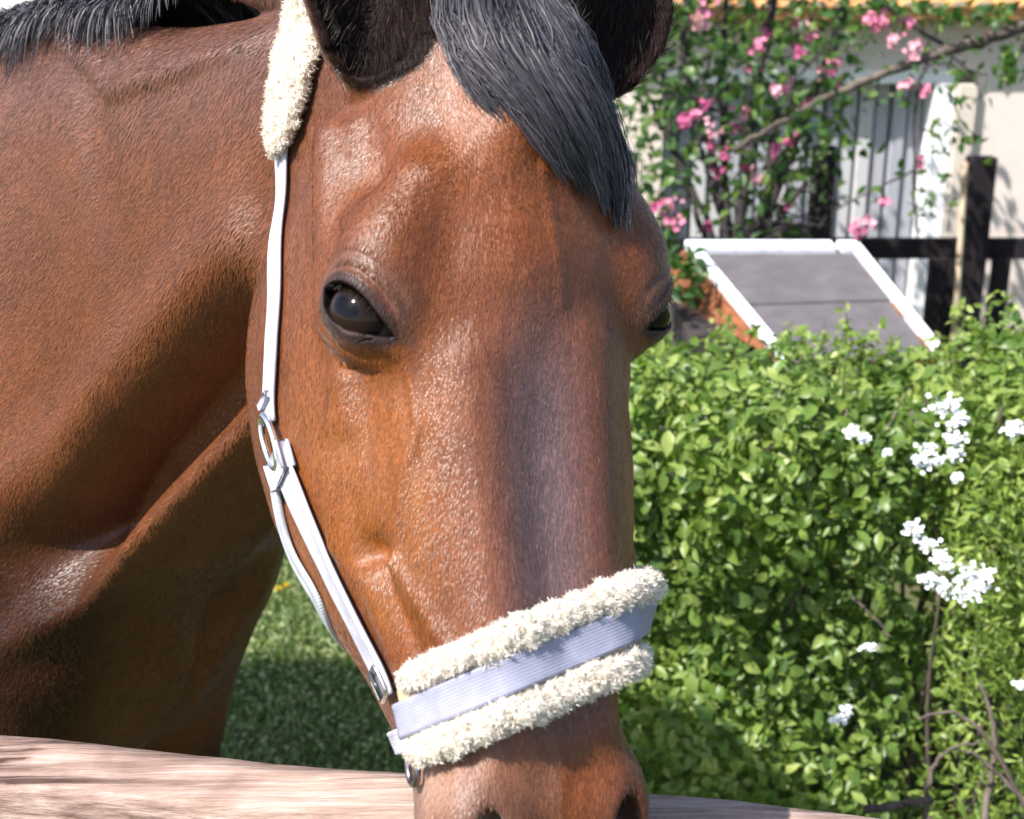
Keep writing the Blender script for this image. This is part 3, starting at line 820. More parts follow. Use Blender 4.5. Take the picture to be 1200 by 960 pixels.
def mane(n=16000, k=9):
    t0 = RNG.uniform(.13, 1.02, n); near = (RNG.random(n) < .45) & (t0 > .30 + .12 * RNG.random(n))
    top = NK(t0)[0]
    root = neckO + t0[:, None] * Tn + (top + .002)[:, None] * Vn + (RNG.normal(size=n) * .010)[:, None] * Wn
    ln = np.where(near, RNG.uniform(.02, .085, n) * (.55 + .9 * RNG.random(80)[(t0 * 60).astype(int) % 80]) * np.clip((t0 - .2) / .3, .3, 1), RNG.uniform(.16, .30, n))
    sd = np.where(near, 1, -1) * (1 if True else 1)
    side = Wn if np.dot(Wn, CAMP - neckO) > 0 else -Wn
    G = np.zeros((n, k, 3)); G[:, 0] = root
    dirv = sd[:, None] * side * .9 + Vn * .55 + Tn * RNG.normal(size=n)[:, None] * .40
    cl = RNG.normal(size=60)
    for j in range(1, k):
        dirv = dirv + np.array([0, 0, -1.]) * .42 + Tn * (cl[(t0 * 55).astype(int) % 60] * .08)[:, None] + RNG.normal(size=(n, 3)) * .05
        dirv /= np.linalg.norm(dirv, axis=1)[:, None]
        P = G[:, j - 1] + dirv * (ln / (k - 1))[:, None]
        f = neck_sdf(P); pen = f < .006
        if pen.any():
            g = grad(P[pen], neck_sdf, .004); P[pen] += g * (.006 + RNG.random(pen.sum()) * .004 - f[pen])[:, None]
        G[:, j] = P
    return ribbons('mane', G, RNG.uniform(.0006, .0013, n), RNG.random(n))
link('mane', mane(), HAIR, horse)
def tail(n=900, k=10):
    r0 = b2w(0, 1.53, 1.36); G = np.zeros((n, k, 3)); a = RNG.random(n) * 6.28; rr = np.sqrt(RNG.random(n)) * .03
    for j in range(k):
        t = j / (k - 1); spread = 1 + 1.6 * math.sin(t * 2.6)
        G[:, j] = r0 + Bd * (.10 * math.sin(min(1, t * 2) * 1.57)) + (rr * spread * np.cos(a))[:, None] * Wb + (rr * spread * np.sin(a))[:, None] * Bd + np.array([0, 0, -1.])[None] * (t * RNG.uniform(.75, .95, n))[:, None]
    return ribbons('tail', G, RNG.uniform(.004, .007, n), RNG.random(n))
link('tail', tail(), HAIR, horse)

# ------------------------------------------------------------------ halter
def web_mat(name, c, r=.55):
    m = mat(name, c, r, .35); t = NT(m)
    a = t.n('ShaderNodeAttribute', attribute_name='hc'); v = a.outputs['Vector']
    w1 = t.n('ShaderNodeTexWave', bands_direction='Y'); w1.inputs['Scale'].default_value = 190; w1.inputs['Distortion'].default_value = 1.5
    w1.inputs['Detail'].default_value = 1; t.l(v, w1.inputs[0])
    w2_ = t.n('ShaderNodeTexWave', bands_direction='X'); w2_.inputs['Scale'].default_value = 160; t.l(v, w2_.inputs[0])
    h = t.mul(w1.outputs['Fac'], w2_.outputs['Fac'])
    nz = t.noise(v, 60, 4)
    t.color(t.mix(1, c, t.ramp(nz, [(.3, (.80, .79, .80)), (.65, (1.05, 1.05, 1.05))]), 'MULTIPLY'))
    t.normal(t.bump(h, .0004, .6)); return m
WEB = web_mat('pale_webbing', (.47, .47, .56)); WEBG = web_mat('grey_rope_webbing', (.42, .45, .50))
WEBL = web_mat('lilac_webbing', (.27, .275, .37))
FLC = hair_material('sheepskin', (.42, .31, .20), (.92, .87, .80), .9, .1)
METAL = mat('halter_metal', (.80, .80, .82), .22, .5, metal=1.0)
METD = mat('dark_metal', (.22, .21, .24), .35, .5, metal=1.0)

# plane of the noseband: fitted to where it crosses the face
NBP = [cast(488, 836), cast(560, 808), cast(620, 786), cast(690, 752), cast(718, 738)]
A_ = np.array([[1, *[w2h(p)[0], w2h(p)[2]]] for p in NBP]); uu = np.array([w2h(p)[1] for p in NBP])
co, *_ = np.linalg.lstsq(np.vstack([A_, [[0, .02, 0], [0, 0, .02]]]), np.concatenate([uu, [0, -.004]]), rcond=None)
def ring_pts(th, uoff, off):
    th = np.atleast_1d(th); n = len(th); lo = np.zeros(n); hi = np.full(n, .16); c0 = -.068
    off = np.broadcast_to(off, (n,))
    for _ in range(26):
        m = (lo + hi) / 2; s = np.sin(th) * m; d = c0 + np.cos(th) * m; u = co[0] + co[1] * s + co[2] * d + uoff
        f = head_sdf(s, u, d, False) - off; lo = np.where(f < 0, m, lo); hi = np.where(f < 0, hi, m)
    s = np.sin(th) * lo; d = c0 + np.cos(th) * lo; u = co[0] + co[1] * s + co[2] * d + uoff
    return np.array([h2w(a, b, c) for a, b, c in zip(s, u, d)])
halter = empty('halter', ring_pts([0.], 0, .01)[0], 'pale halter with sheepskin noseband and sheepskin crownpiece buckled on the bay horse', 'halter')
def fleece(name, P, N, ra, rb, seed, tufts, parent, lum=.35, flen=.0075):
    """woolly roll: lumpy oval tube plus thousands of short curly fibres"""
    n = len(P); T = np.gradient(P, axis=0); T /= np.linalg.norm(T, axis=1)[:, None]
    N = N - T * (N * T).sum(1)[:, None]; N /= np.linalg.norm(N, axis=1)[:, None]; S = np.cross(N, T); ns = 28
    endt = np.sqrt(np.clip(1 - np.abs(np.linspace(-1, 1, n)) ** 14, .0, 1))
    V = np.zeros((n, ns, 3)); NN = np.zeros((n, ns, 3))
    for k in range(ns):
        th = 2 * math.pi * k / ns
        o = N * math.sin(th) * rb + S * math.cos(th) * ra
        NN[:, k] = o / np.linalg.norm(o, axis=1)[:, None]; V[:, k] = P + o * endt[:, None]
    Q = V.reshape(-1, 3); M = NN.reshape(-1, 3)
    disp = vnoise(Q, 330, seed) * .45 + vnoise(Q, 760, seed + 3) * .4 + vnoise(Q, 150, seed + 5) * .5
    Q = Q + M * (disp * lum * min(ra, rb))[:, None]
    F = [(i * ns + j, i * ns + (j + 1) % ns, (i + 1) * ns + (j + 1) % ns, (i + 1) * ns + j) for i in range(n - 1) for j in range(ns)]
    o = len(Q); Vall = [Q]; Fall = [np.array(F)]
    tn = [np.clip(.45 + .4 * disp, 0, 1)]
    m = tufts; ii = RNG.integers(0, len(Q), m); k = 5
    base = Q[ii] + RNG.normal(size=(m, 3)) * .0008 - M[ii] * .001
    clump = (vnoise(base, 420, seed + 9)[:, None] * T[ii // ns] + vnoise(base, 390, seed + 11)[:, None] * np.cross(M[ii], T[ii // ns])) * 1.1
    dirv = M[ii] * .8 + RNG.normal(size=(m, 3)) * .55 + clump; curl = RNG.normal(size=(m, 3)) * .5 + clump * .8
    G = np.zeros((m, k, 3)); G[:, 0] = base; ln = flen * RNG.uniform(.5, 1.1, m)
    for j in range(1, k):
        dirv = dirv + curl * .5; dirv /= np.linalg.norm(dirv, axis=1)[:, None]; G[:, j] = G[:, j - 1] + dirv * (ln / k)[:, None]
    Tt = np.gradient(G, axis=1); R = RNG.normal(size=(m, 1, 3)); Sx = np.cross(Tt, R); Sx /= np.linalg.norm(Sx, axis=2)[..., None] + 1e-9
    wd = (RNG.uniform(.00022, .00045, m)[:, None, None]) * np.array([1, 1, .9, .7, .3])[None, :, None]
    VV = np.stack([G - Sx * wd * .5, G + Sx * wd * .5], 2).reshape(-1, 3)
    b = o + (np.arange(m) * 2 * k)[:, None] + (np.arange(k - 1) * 2)[None]
    FF = np.stack([b, b + 1, b + 3, b + 2], -1).reshape(-1, 4)
    me = fastmesh(name, np.vstack([Q, VV]), np.vstack([Fall[0], FF]), 4)
    tone = np.concatenate([tn[0], np.repeat(np.clip(.75 + .25 * RNG.normal(size=m), 0, 1), 2 * k)])
    color_attr(me, 'tone', np.repeat(tone[:, None], 3, 1))
    return link(name, me, FLC, parent)
# noseband
th = np.linspace(math.radians(80), math.radians(-98), 110)
def ringN(P): 
    N = grad(P, e=.012)
    for _ in range(10): N[1:-1] = .5 * N[1:-1] + .25 * (N[:-2] + N[2:])
    return N
def rsm(P, k=8):
    for _ in range(k): P[1:-1] = .5 * P[1:-1] + .25 * (P[:-2] + P[2:])
    return P
Pm = rsm(ring_pts(th, 0, .0125)); Nm = ringN(Pm)
link('noseband_strap', strap_mesh('noseband_strap', Pm, Nm, .022, .0022), WEBL, halter)
Pp = rsm(ring_pts(th, 0, .005)); link('fleece_backing', strap_mesh('fleece_backing', Pp, Nm, .045, .006, False), FLC, halter)
color_attr(halter.children[-1].data, 'tone', np.full((len(halter.children[-1].data.vertices), 3), .5))
for k_, du in enumerate((-.0205, .0215)):
    P = rsm(ring_pts(th[2:-2], du, .0085)); fleece('fleece_roll', P, ringN(P), .0092, .0088, k_ + 1, 90000, halter, .50, .0048)
# chin strap below the jaw from ring to ring
thc = np.concatenate([np.linspace(math.radians(84), math.radians(262), 60)])
Pc = rsm(ring_pts(thc, .012, .004)); Nc = ringN(Pc)
link('chin_strap', strap_mesh('chin_strap', Pc, Nc, .016, .002), WEB, halter)
def torus(name, C, X, Y, rx, ry, r, m, sq=2., parent=halter, ns=10, n=40):
    P = []; X = nrm(X); Y = nrm(Y - X * np.dot(X, Y))
    for i in range(n):
        a = 2 * math.pi * i / n; ca, sa = math.cos(a), math.sin(a)
        P.append(C + X * rx * np.sign(ca) * abs(ca) ** (2 / sq) + Y * ry * np.sign(sa) * abs(sa) ** (2 / sq))
    P = np.array(P); V = []; Z = np.cross(X, Y)
    for i in range(n):
        t = nrm(P[(i + 1) % n] - P[i - 1]); o = np.cross(t, Z)
        for k in range(ns):
            b = 2 * math.pi * k / ns; V.append(P[i] + r * (math.cos(b) * o + math.sin(b) * Z))
    F = [(i * ns + k, i * ns + (k + 1) % ns, ((i + 1) % n) * ns + (k + 1) % ns, ((i + 1) % n) * ns + k) for i in range(n) for k in range(ns)]
    me = pydata(name, V, F); bm = bmesh.new(); bm.from_mesh(me); bmesh.ops.recalc_face_normals(bm, faces=bm.faces[:]); bm.to_mesh(me); bm.free()
    return link(name, me, m, parent)
def mir(P):
    s, u, d = w2h(np.asarray(P)); return np.array([h2w(-a, b, c) for a, b, c in zip(s, u, d)])
up_px = [(338, 150), (335, 195), (331, 260), (327, 340), (323, 410), (320, 470), (322, 497)]
lo_px = [(338, 548), (352, 580), (373, 627), (403, 690), (431, 745), (457, 797), (462, 812)]
th_px = [(327, 562), (331, 600), (341, 640), (357, 672), (380, 700)]
def pth(L, off=.002): return onsurf(np.array([cast(*q) for q in L]), off)
PU = pth(up_px); PL = pth(lo_px); PT = pth(th_px)
RC = onsurf([cast(327, 517)], .006)[0]
s_t, u_t, d_t = w2h(PT[-1])
for sg in (1, -1):
    f_ = (lambda Q: Q) if sg == 1 else mir
    surf_strap('cheek_strap', f_(PU), .0215, .0022, .003, halter, WEB, 60)
    surf_strap('cheek_strap', f_(PL), .0290, .0024, .0035, halter, WEB, 60)
    C = f_([RC])[0]; N = grad(np.array([C]), e=.01)[0]; Y = nrm(f_(PL)[0] - f_(PU)[-1])
    torus('halter_ring', C + N * .001, np.cross(N, Y), Y, .0105, .021, .0026, METAL)
    # folded webbing ends round the ring, with a keeper
    Q = f_(PU)[-2:]; Cq = onsurf([Q[0]], .0055)[0]; Nq = grad(np.array([Cq]), e=.01)[0]
    link('strap_keeper', boxmesh('strap_keeper', Cq, (np.cross(Nq, Y), Y, Nq), (.0088, .0022, .0026), .0006), WEB, halter)
    Cq = onsurf([f_(PL)[0]], .0055)[0]; Nq = grad(np.array([Cq]), e=.01)[0]
    e1 = np.cross(Nq, Y)
    link('strap_fold', boxmesh('strap_fold', Cq - Y * .002, (e1, Y, Nq), (.0155, .0085, .0030), .002, 2), WEB, halter)
    Cq = onsurf([f_(PL)[-2]], .006)[0]; Nq = grad(np.array([Cq]), e=.01)[0]; Yq = nrm(f_(PL)[-1] - f_(PL)[-3])
    torus('buckle', Cq, np.cross(Nq, Yq), Yq, .0115, .0095, .0018, METAL, 5.)
    link('buckle_tongue', boxmesh('buckle_tongue', Cq + Nq * .002, (np.cross(Nq, Yq), Yq, Nq), (.001, .009, .001), .0004), METD, halter)
# throat strap runs round under the jaw to the other side
mid = np.array([h2w(a, u_t + .015, d_t - .045 + 0 * a) for a in (.03, 0, -.03)])
surf_strap('throat_strap', np.vstack([PT, mid, mir(PT)[::-1]]), .015, .0028, .003, halter, WEBG, 120, 60)
# side rings where noseband meets the chin strap
for a in (88, -99):
    C = ring_pts([math.radians(a)], .028, .004)[0]; N = grad(np.array([C]), e=.01)[0]
    torus('jaw_ring', C, np.cross(N, Lh), Lh, .010, .012, .0022, METD, 2.6)
# crownpiece with its sheepskin
cr_px = [(341, 184), (345, 150), (352, 105), (361, 62), (370, 34)]
PC = pth(cr_px, .004)
s_c, u_c, d_c = w2h(PC[-1])
PC = np.array([cast_skull(*q) for q in cr_px])
nside = 1 if np.dot(Wn, Sh) > 0 else -1
tn_, vn_, wn_ = (PC[-1] - neckO) @ Tn, (PC[-1] - neckO) @ Vn, (PC[-1] - neckO) @ Wn
arch = np.array([neckO + (tn_ + (.12 - tn_) * e) * Tn + (vn_ + (.05 - vn_) * math.sin(e * 1.57)) * Vn + wn_ * math.cos(e * 1.57) * Wn for e in (.25, .5, .75, 1.0)])
half = np.vstack([PC, arch[:-1]])
full = np.vstack([half, arch[-1:], mir(half)[::-1]])
full = project(full, .004, 6, skull_sdf, .02)
Pq = resample(smooth_path(full, 240), 120); Pq = project(Pq, .004, 4, skull_sdf, .02)
for _ in range(20): Pq[1:-1] = .5 * Pq[1:-1] + .25 * (Pq[:-2] + Pq[2:])
Nq = grad(Pq, skull_sdf, .012)
for _ in range(30): Nq[1:-1] = .5 * Nq[1:-1] + .25 * (Nq[:-2] + Nq[2:])
link('crown_strap', strap_mesh('crown_strap', Pq, Nq, .018, .003), WEB, halter)
Pf = Pq + Nq * .006
fleece('crown_fleece', Pf, Nq, .0235, .0085, 7, 110000, halter, .45, .0052)

# ================================================================== THE PLACE
def ony(px, py, Y):
    d = FW + (px - 600) / FPX * RT + (py - 480) / FPX * DN; return CAMP + d * (Y / d[1])
def onz(px, py, z):
    d = FW + (px - 600) / FPX * RT + (py - 480) / FPX * DN; return CAMP + d * ((z - 1.6) / d[2])
# ---- ground
def ground_mat():
    m = mat('turf', (.06, .09, .02), .9, .2); t = NT(m); tc = t.n('ShaderNodeTexCoord')
    a = t.noise(tc.outputs['Object'], 2.2, 6, .65); b = t.noise(tc.outputs['Object'], 38, 4)
    c = t.ramp(a, [(.3, (.035, .060, .016)), (.5, (.070, .100, .028)), (.66, (.12, .10, .055))])
    c = t.mix(1, c, t.ramp(b, [(.3, (.6, .6, .6)), (.7, (1.3, 1.3, 1.3))]), 'MULTIPLY')
    t.color(c); t.normal(t.bump(b, .02)); return m
gx = np.concatenate([[-400, -100, -30, -10], np.linspace(-5, 6, 90), [12, 30, 100, 400]])
gy = np.concatenate([[-400, -60, -10], np.linspace(-1, 11, 100), [20, 60, 200, 600]])
GX, GY = np.meshgrid(gx, gy, indexing='ij'); P = np.stack([GX.ravel(), GY.ravel(), np.zeros(GX.size)], 1)
P[:, 2] = -.012 + vnoise(P, 2.2) * .010
ny = len(gy); ii, jj = np.meshgrid(np.arange(len(gx) - 1), np.arange(ny - 1), indexing='ij'); b0 = (ii * ny + jj).ravel()
link('ground', fastmesh('ground', P, np.stack([b0, b0 + ny, b0 + ny + 1, b0 + 1], 1), 4), ground_mat(), kind='structure')

# ---- leaves
def leaf_template(wr=.5, fold=.16, curl=.25):
    st = np.array([0, .22, .48, .75, 1.]); wd = np.array([.03, .40, .50, .32, .015]) * 2 * wr
    V = []
    for t, w_ in zip(st, wd):
        z = -curl * (t - .4) ** 2
        V += [(-w_ / 2, t, z + fold * w_), (0, t, z), (w_ / 2, t, z + fold * w_)]
    F = []
    for i in range(4):
        for j in range(2): a = i * 3 + j; F.append((a, a + 1, a + 4, a + 3))
    return np.array(V), np.array(F)
def leaf_frames(pos, nor, size):
    """random frames: leaf normal near nor, tips drooping a little"""
    n = len(pos); nor = nor / (np.linalg.norm(nor, axis=1)[:, None] + 1e-9)
    y = RNG.normal(size=(n, 3)) + np.array([0, 0, -.35]); y -= nor * (y * nor).sum(1)[:, None]; y /= np.linalg.norm(y, axis=1)[:, None]
    x = np.cross(y, nor); return np.stack([x * size[:, None], y * size[:, None], nor * size[:, None]], 1)
def leaves_mesh(name, pos, Fr, tmpl, tone):
    V, F = tmpl; n = len(pos); k = len(V)
    W = np.einsum('vk,nkc->nvc', V, Fr) + pos[:, None]
    FF = (F[None] + (np.arange(n) * k)[:, None, None]).reshape(-1, 4)
    me = fastmesh(name, W.reshape(-1, 3), FF, 4)
    color_attr(me, 'tone', np.repeat(np.repeat(tone, k)[:, None], 3, 1)); return me
def place_leaves(root, pos, Fr, tmpls, tone, mstuff, mobj, nobj, name='leaf', stuff_name='foliage'):
    """the nobj leaves that show largest become objects of their own, the rest one mass"""
    dist = np.linalg.norm(pos - CAMP, axis=1); Q = pos - CAMP; z = Q @ FW
    px = 600 + (Q @ RT) / z * FPX; py = 480 + (Q @ DN) / z * FPX
    inview = (px > 0) & (px < 1200) & (py > 0) & (py < 960) & (z > 0)
    face = np.abs((Fr[:, 2] * Q).sum(1)) / dist
    score = np.where(inview, face / dist ** 3, -1) + 0.
    order = np.argsort(-score); big = order[:nobj]; rest = order[nobj:]
    tv, tf = tmpls[0]
    ms = []
    for V, F in tmpls:
        me = pydata(name, V, F); me.materials.append(mobj); me.polygons.foreach_set('use_smooth', [True] * len(me.polygons)); ms.append(me)
    inv = Matrix.Translation(-root.location)
    for i in big:
        o = bpy.data.objects.new(name, ms[int(i) % len(ms)]); COL.objects.link(o); o.parent = root; o.matrix_parent_inverse = inv
        f = Fr[i]; M = Matrix(((f[0][0], f[1][0], f[2][0], pos[i][0]), (f[0][1], f[1][1], f[2][1], pos[i][1]), (f[0][2], f[1][2], f[2][2], pos[i][2]), (0, 0, 0, 1)))
        o.matrix_basis = M
    k = len(tmpls); grp = np.arange(len(rest)) % k
    # one mass
    Vs = []; Fs = []; Ts = []; o_ = 0
    for g in range(k):
        r_ = rest[grp == g]; V, F = tmpls[g]
        W = (np.einsum('vk,nkc->nvc', V, Fr[r_]) + pos[r_][:, None]).reshape(-1, 3)
        Fs.append((F[None] + (np.arange(len(r_)) * len(V))[:, None, None]).reshape(-1, 4) + o_); Vs.append(W); o_ += len(W)
        Ts.append(np.repeat(tone[r_], len(V)))
    me = fastmesh(stuff_name, np.vstack(Vs), np.vstack(Fs), 4); T = np.concatenate(Ts); color_attr(me, 'tone', np.repeat(T[:, None], 3, 1))
    return link(stuff_name, me, mstuff, root, kind='stuff')
G1 = ((.075, .140, .030), (.17, .27, .055), (.36, .44, .13))
HLS = leaf_material('hedge_leaf_mass', *G1); HLO = leaf_material('hedge_leaf', *G1, obj_random=True)
BARK = wood_material('bark', [(.05, .045, .04), (.11, .09, .075), (.20, .17, .14)], (6, 6, 2), .004, .85)
BARKD = wood_material('dark_bark', [(.018, .016, .020), (.04, .034, .036), (.08, .065, .06)], (6, 6, 2), .004, .85)
TW = [leaf_template(.50), leaf_template(.60, .10, .45), leaf_template(.42, .24, .1)]

def hedge_top(x):
    return .934 + .035 * sstep(x, .55, .9) + .10 * np.clip((x - .75) / .5, 0, 1) * (x > .75) * .6 + .020 * np.sin(x * 5.1) + .02 * np.sin(x * 11.3 + 1) - .06 * np.clip(.5 - x, 0, 1)
def hedge_surface(n, x0, x1, yf, yb, topf, seed, depth=.13):
    """points on the front and the rounded top of a clipped but shaggy hedge"""
    x = RNG.uniform(x0, x1, n); v = RNG.random(n) ** .9
    top = topf(x)
    # v: 0..0.62 front face bottom to top, the rest over the shoulder and back
    th = np.clip((v - .62) / .38, 0, 1) * math.pi * .62
    rr = (yb - yf) * .5
    z = np.where(v < .62, v / .62 * (top - .22) + .02, top - .22 + .22 * np.sin(th))
    y = np.where(v < .62, yf, yf + rr * (1 - np.cos(th)))
    nor = np.stack([np.zeros(n), np.where(v < .62, -1, -np.cos(th)), np.where(v < .62, .35, np.sin(th) + .2)], 1)
    P = np.stack([x, y, z], 1)
    lump = vnoise(P, 5, seed) * .065 + vnoise(P, 11, seed + 2) * .05 + vnoise(P, 24, seed + 4) * .02
    dd = -RNG.random(n) ** 1.5 * depth + .02 * RNG.normal(size=n)
    nn = nor / np.linalg.norm(nor, axis=1)[:, None]
    P = P + nn * (lump + dd)[:, None]
    return P, nn, dd
hedge = empty('hedge', (1.1, 2.5, 0), 'dense round-leaved green hedge filling the right side behind the horse', 'hedge')
P, nn, dd = hedge_surface(34000, .12, 2.1, 2.12, 2.75, hedge_top, 1)
n3 = 9000; P3 = np.stack([RNG.uniform(.15, 2.1, n3), RNG.uniform(2.22, 2.7, n3), RNG.uniform(.02, .82, n3)], 1); P = np.vstack([P, P3]); nn = np.vstack([nn, np.tile([0, -1, .3], (n3, 1))])
nr = nn + RNG.normal(size=P.shape) * .85 + SUN * .35
sz = RNG.uniform(.015, .040, len(P)) * (1 + .3 * (RNG.random(len(P)) > .9))
tone = np.clip(.40 + .26 * RNG.normal(size=len(P)) + .30 * vnoise(P, 6, 4), 0, 1)
# the right end gives way to the flowering shrub
s_px = 600 + (P - CAMP)[:, 0] / ((P - CAMP) @ FW) * FPX
keep = (s_px < 1010 + 60 * RNG.normal(size=len(P))) | (P[:, 2] > .80) | (RNG.random(len(P)) < .25)
P, nr, sz, tone = P[keep], nr[keep], sz[keep], tone[keep]
place_leaves(hedge, P, leaf_frames(P, nr, sz), TW, tone, HLS, HLO, 300)
# leafy sprigs that stick out along the top
def sprigs(root, xs, yr, topf, h, leaf_sz, ms, mo, n):
    pos = []; nor = []; mb = MB()
    for _ in range(n):
        x = RNG.uniform(*xs); y = RNG.uniform(*yr); z = topf(x) - .05; L = RNG.uniform(.4, 1) * h; lean = RNG.normal(size=2) * .25
        path = [np.array([x + lean[0] * t * L, y + lean[1] * t * L, z + t * L]) for t in np.linspace(0, 1, 6)]
        mb.tube(path, np.linspace(.0022, .0009, 6), 4)
        for q in range(14):
            t = RNG.random(); p = path[0] * (1 - t) + path[-1] * t; pos.append(p + RNG.normal(size=3) * .006); nor.append(RNG.normal(size=3) + SUN * .8)
    pos = np.array(pos); nor = np.array(nor); sz = RNG.uniform(.7, 1.1, len(pos)) * leaf_sz
    return pos, nor, sz, mb
pos, nor, sz2, mb = sprigs(hedge, (.2, 2.1), (2.2, 2.7), hedge_top, .085, .024, None, None, 150)
me = leaves_mesh('top_foliage', pos, leaf_frames(pos, nor, sz2), TW[0], np.clip(.7 + .2 * RNG.normal(size=len(pos)), 0, 1)); link('top_foliage', me, HLS, hedge, kind='stuff')
for _ in range(90):
    x, z = RNG.uniform(.2, 2.0), 0; y = RNG.uniform(2.3, 2.6); t1 = hedge_top(x)
    path = smooth_path([(x, y, 0), (x + RNG.normal() * .06, y + RNG.normal() * .06, .4), (x + RNG.normal() * .15, y - .12, t1 - .06)], 10)
    mb.tube(path, np.linspace(.007, .003, 10), 5)
o = link('twigs', mb.mesh('twigs'), BARK, hedge, kind='stuff')

# ---- flowering shrub at the right, finer leaves, white blossom
G2 = ((.085, .150, .030), (.20, .30, .055), (.38, .46, .12))
SLS = leaf_material('shrub_leaf_mass', *G2); SLO = leaf_material('shrub_leaf', *G2, obj_random=True)
shrub = empty('flowering_shrub', (1.1, 2.2, 0), 'shaggy fine-leaved shrub with white blossom and bare lower branches at the right edge', 'shrub')
P, nn, dd = hedge_surface(30000, .78, 2.0, 1.98, 2.5, lambda x: .80 + .04 * np.sin(x * 9), 11, .20)
s_px = 600 + (P - CAMP)[:, 0] / ((P - CAMP) @ FW) * FPX; py_ = 480 + ((P - CAMP) @ DN) / ((P - CAMP) @ FW) * FPX
keep = (s_px > 1010 + 45 * RNG.normal(size=len(P))) & ~((py_ > 815) & (s_px > 1050) & (RNG.random(len(P)) < .75))
P, nn = P[keep], nn[keep]
nr = nn + RNG.normal(size=P.shape) * .8 + SUN * .3; sz = RNG.uniform(.014, .030, len(P))
TN = [leaf_template(.24, .12, .2), leaf_template(.32, .1, .4), leaf_template(.20, .2, .1)]
place_leaves(shrub, P, leaf_frames(P, nr, sz), TN, np.clip(.5 + .25 * RNG.normal(size=len(P)) + .2 * vnoise(P, 8, 5), 0, 1), SLS, SLO, 300)
def branch(root, pts, Z, w0, w1, m, name='branch', n=22, jit=.0015, ns=7):
    Q = np.array([at(p[0], p[1], (p[2] if len(p) > 2 else Z)) for p in pts]); Q = smooth_path(Q, n); Q[1:-1] += RNG.normal(size=(n - 2, 3)) * jit
    mb = MB().tube(Q, np.linspace(w0, w1, n), ns, .25); return link(name, mb.mesh(name), m, root), Q
for pts, Z, w0, w1 in (([(1215, 985), (1180, 905), (1145, 852), (1112, 834), (1075, 842)], 2.05, .005, .002), ([(1240, 990), (1190, 930), (1150, 890), (1128, 880)], 2.03, .005, .002),
                       ([(1012, 948), (1050, 944), (1092, 938)], 2.02, .007, .006), ([(1085, 990), (1086, 930), (1105, 885), (1150, 868)], 2.05, .005, .002),
                       ([(1150, 990), (1160, 920), (1165, 860), (1150, 800)], 2.10, .007, .003),
                       ([(1000, 700), (1020, 720), (1045, 748)], 2.05, .003, .002)):
    branch(shrub, pts, Z, w0, w1, BARK)
mb = MB()
for _ in range(60):
    x = RNG.uniform(.8, 1.8); y = RNG.uniform(2.15, 2.35)
    mb.tube(smooth_path([(x, y, 0), (x + RNG.normal() * .06, y - .05, .35), (x + RNG.normal() * .15, y - .12, RNG.uniform(.5, .85))], 9), np.linspace(.006, .002, 9), 5)
link('twigs', mb.mesh('twigs'), BARK, shrub, kind='stuff')
WHT = mat('white_petal', (.82, .84, .86), .6, .3)
def petals(V, F, c, n_, r, k=5, cup=.35):
    n_ = nrm(n_); a = nrm(np.cross(n_, RNG.normal(size=3))); b = np.cross(n_, a); o = len(V)
    V.append(c)
    for i in range(k):
        th = 2 * math.pi * i / k + RNG.random() * .2; e = math.cos(th) * a + math.sin(th) * b; f = -math.sin(th) * a + math.cos(th) * b; q = len(V)
        V += [c + r * (.55 * e - .36 * f) + n_ * r * cup * .5, c + r * e + n_ * r * cup, c + r * (.55 * e + .36 * f) + n_ * r * cup * .5]
        F.append((o, q, q + 1, q + 2))
for cx_, cy_, sz_ in [(1108, 476, 17), (1122, 492, 10), (1118, 512, 12), (1119, 531, 12), (1080, 538, 15), (1090, 524, 8), (1098, 540, 8), (998, 505, 8), (1012, 513, 8), (1190, 504, 13), (1070, 622, 12), (1085, 636, 10),
                      (1100, 650, 10), (1112, 660, 8), (1130, 672, 18), (1147, 684, 16), (1135, 696, 14), (1088, 680, 12), (1108, 690, 14), (1155, 672, 10), (1017, 759, 8), (983, 842, 8), (992, 832, 6), (1196, 803, 7), (1120, 560, 5), (1040, 530, 5)]:
    c0 = at(cx_, cy_, 1.99); V = []; F = []
    for _ in range(int(sz_ * 2.6)):
        c = c0 + RNG.normal(size=3) * np.array([1, .5, .8]) * sz_ / FPX * 2 * .52
        petals(V, F, c, np.array([0, -1, .5]) + RNG.normal(size=3) * .6 + SUN * .5, RNG.uniform(.003, .006))
    link('blossom', pydata('blossom', V, F), WHT, shrub, smooth=False)

# ---- grass, weeds and dandelions
def grass():
    n = 70000; x = RNG.uniform(-1.9, .5, n); y = RNG.uniform(2.0, 6.0, n) ; k = 4
    h = RNG.uniform(.025, .075, n) * (.7 + .5 * vnoise(np.stack([x, y, 0 * x], 1), 3)); h = np.clip(h, .02, .11)
    d = RNG.normal(size=(n, 2)) * .5; tt = np.linspace(0, 1, k); G = np.zeros((n, k, 3))
    for j, t in enumerate(tt): G[:, j] = np.stack([x + d[:, 0] * h * t * t, y + d[:, 1] * h * t * t, h * t - .01], 1)
    return ribbons('grass', G, RNG.uniform(.003, .006, n), RNG.random(n))
GR = leaf_material('grass_blade', (.09, .16, .06), (.17, .26, .10), (.36, .38, .20), .35, .5)
o = link('grass', grass(), GR, kind='stuff')
n = 26000; P = np.stack([RNG.uniform(-1.8, .5, n), RNG.uniform(2.0, 5.5, n), RNG.uniform(.005, .05, n)], 1)
sel = vnoise(P * [1, 1, 0], 4, 3) > -.25; P = P[sel]; n = len(P)
me = leaves_mesh('ground_cover', P, leaf_frames(P, RNG.normal(size=(n, 3)) * .5 + [0, -.2, 1], RNG.uniform(.007, .019, n)), TW[1], RNG.random(n))
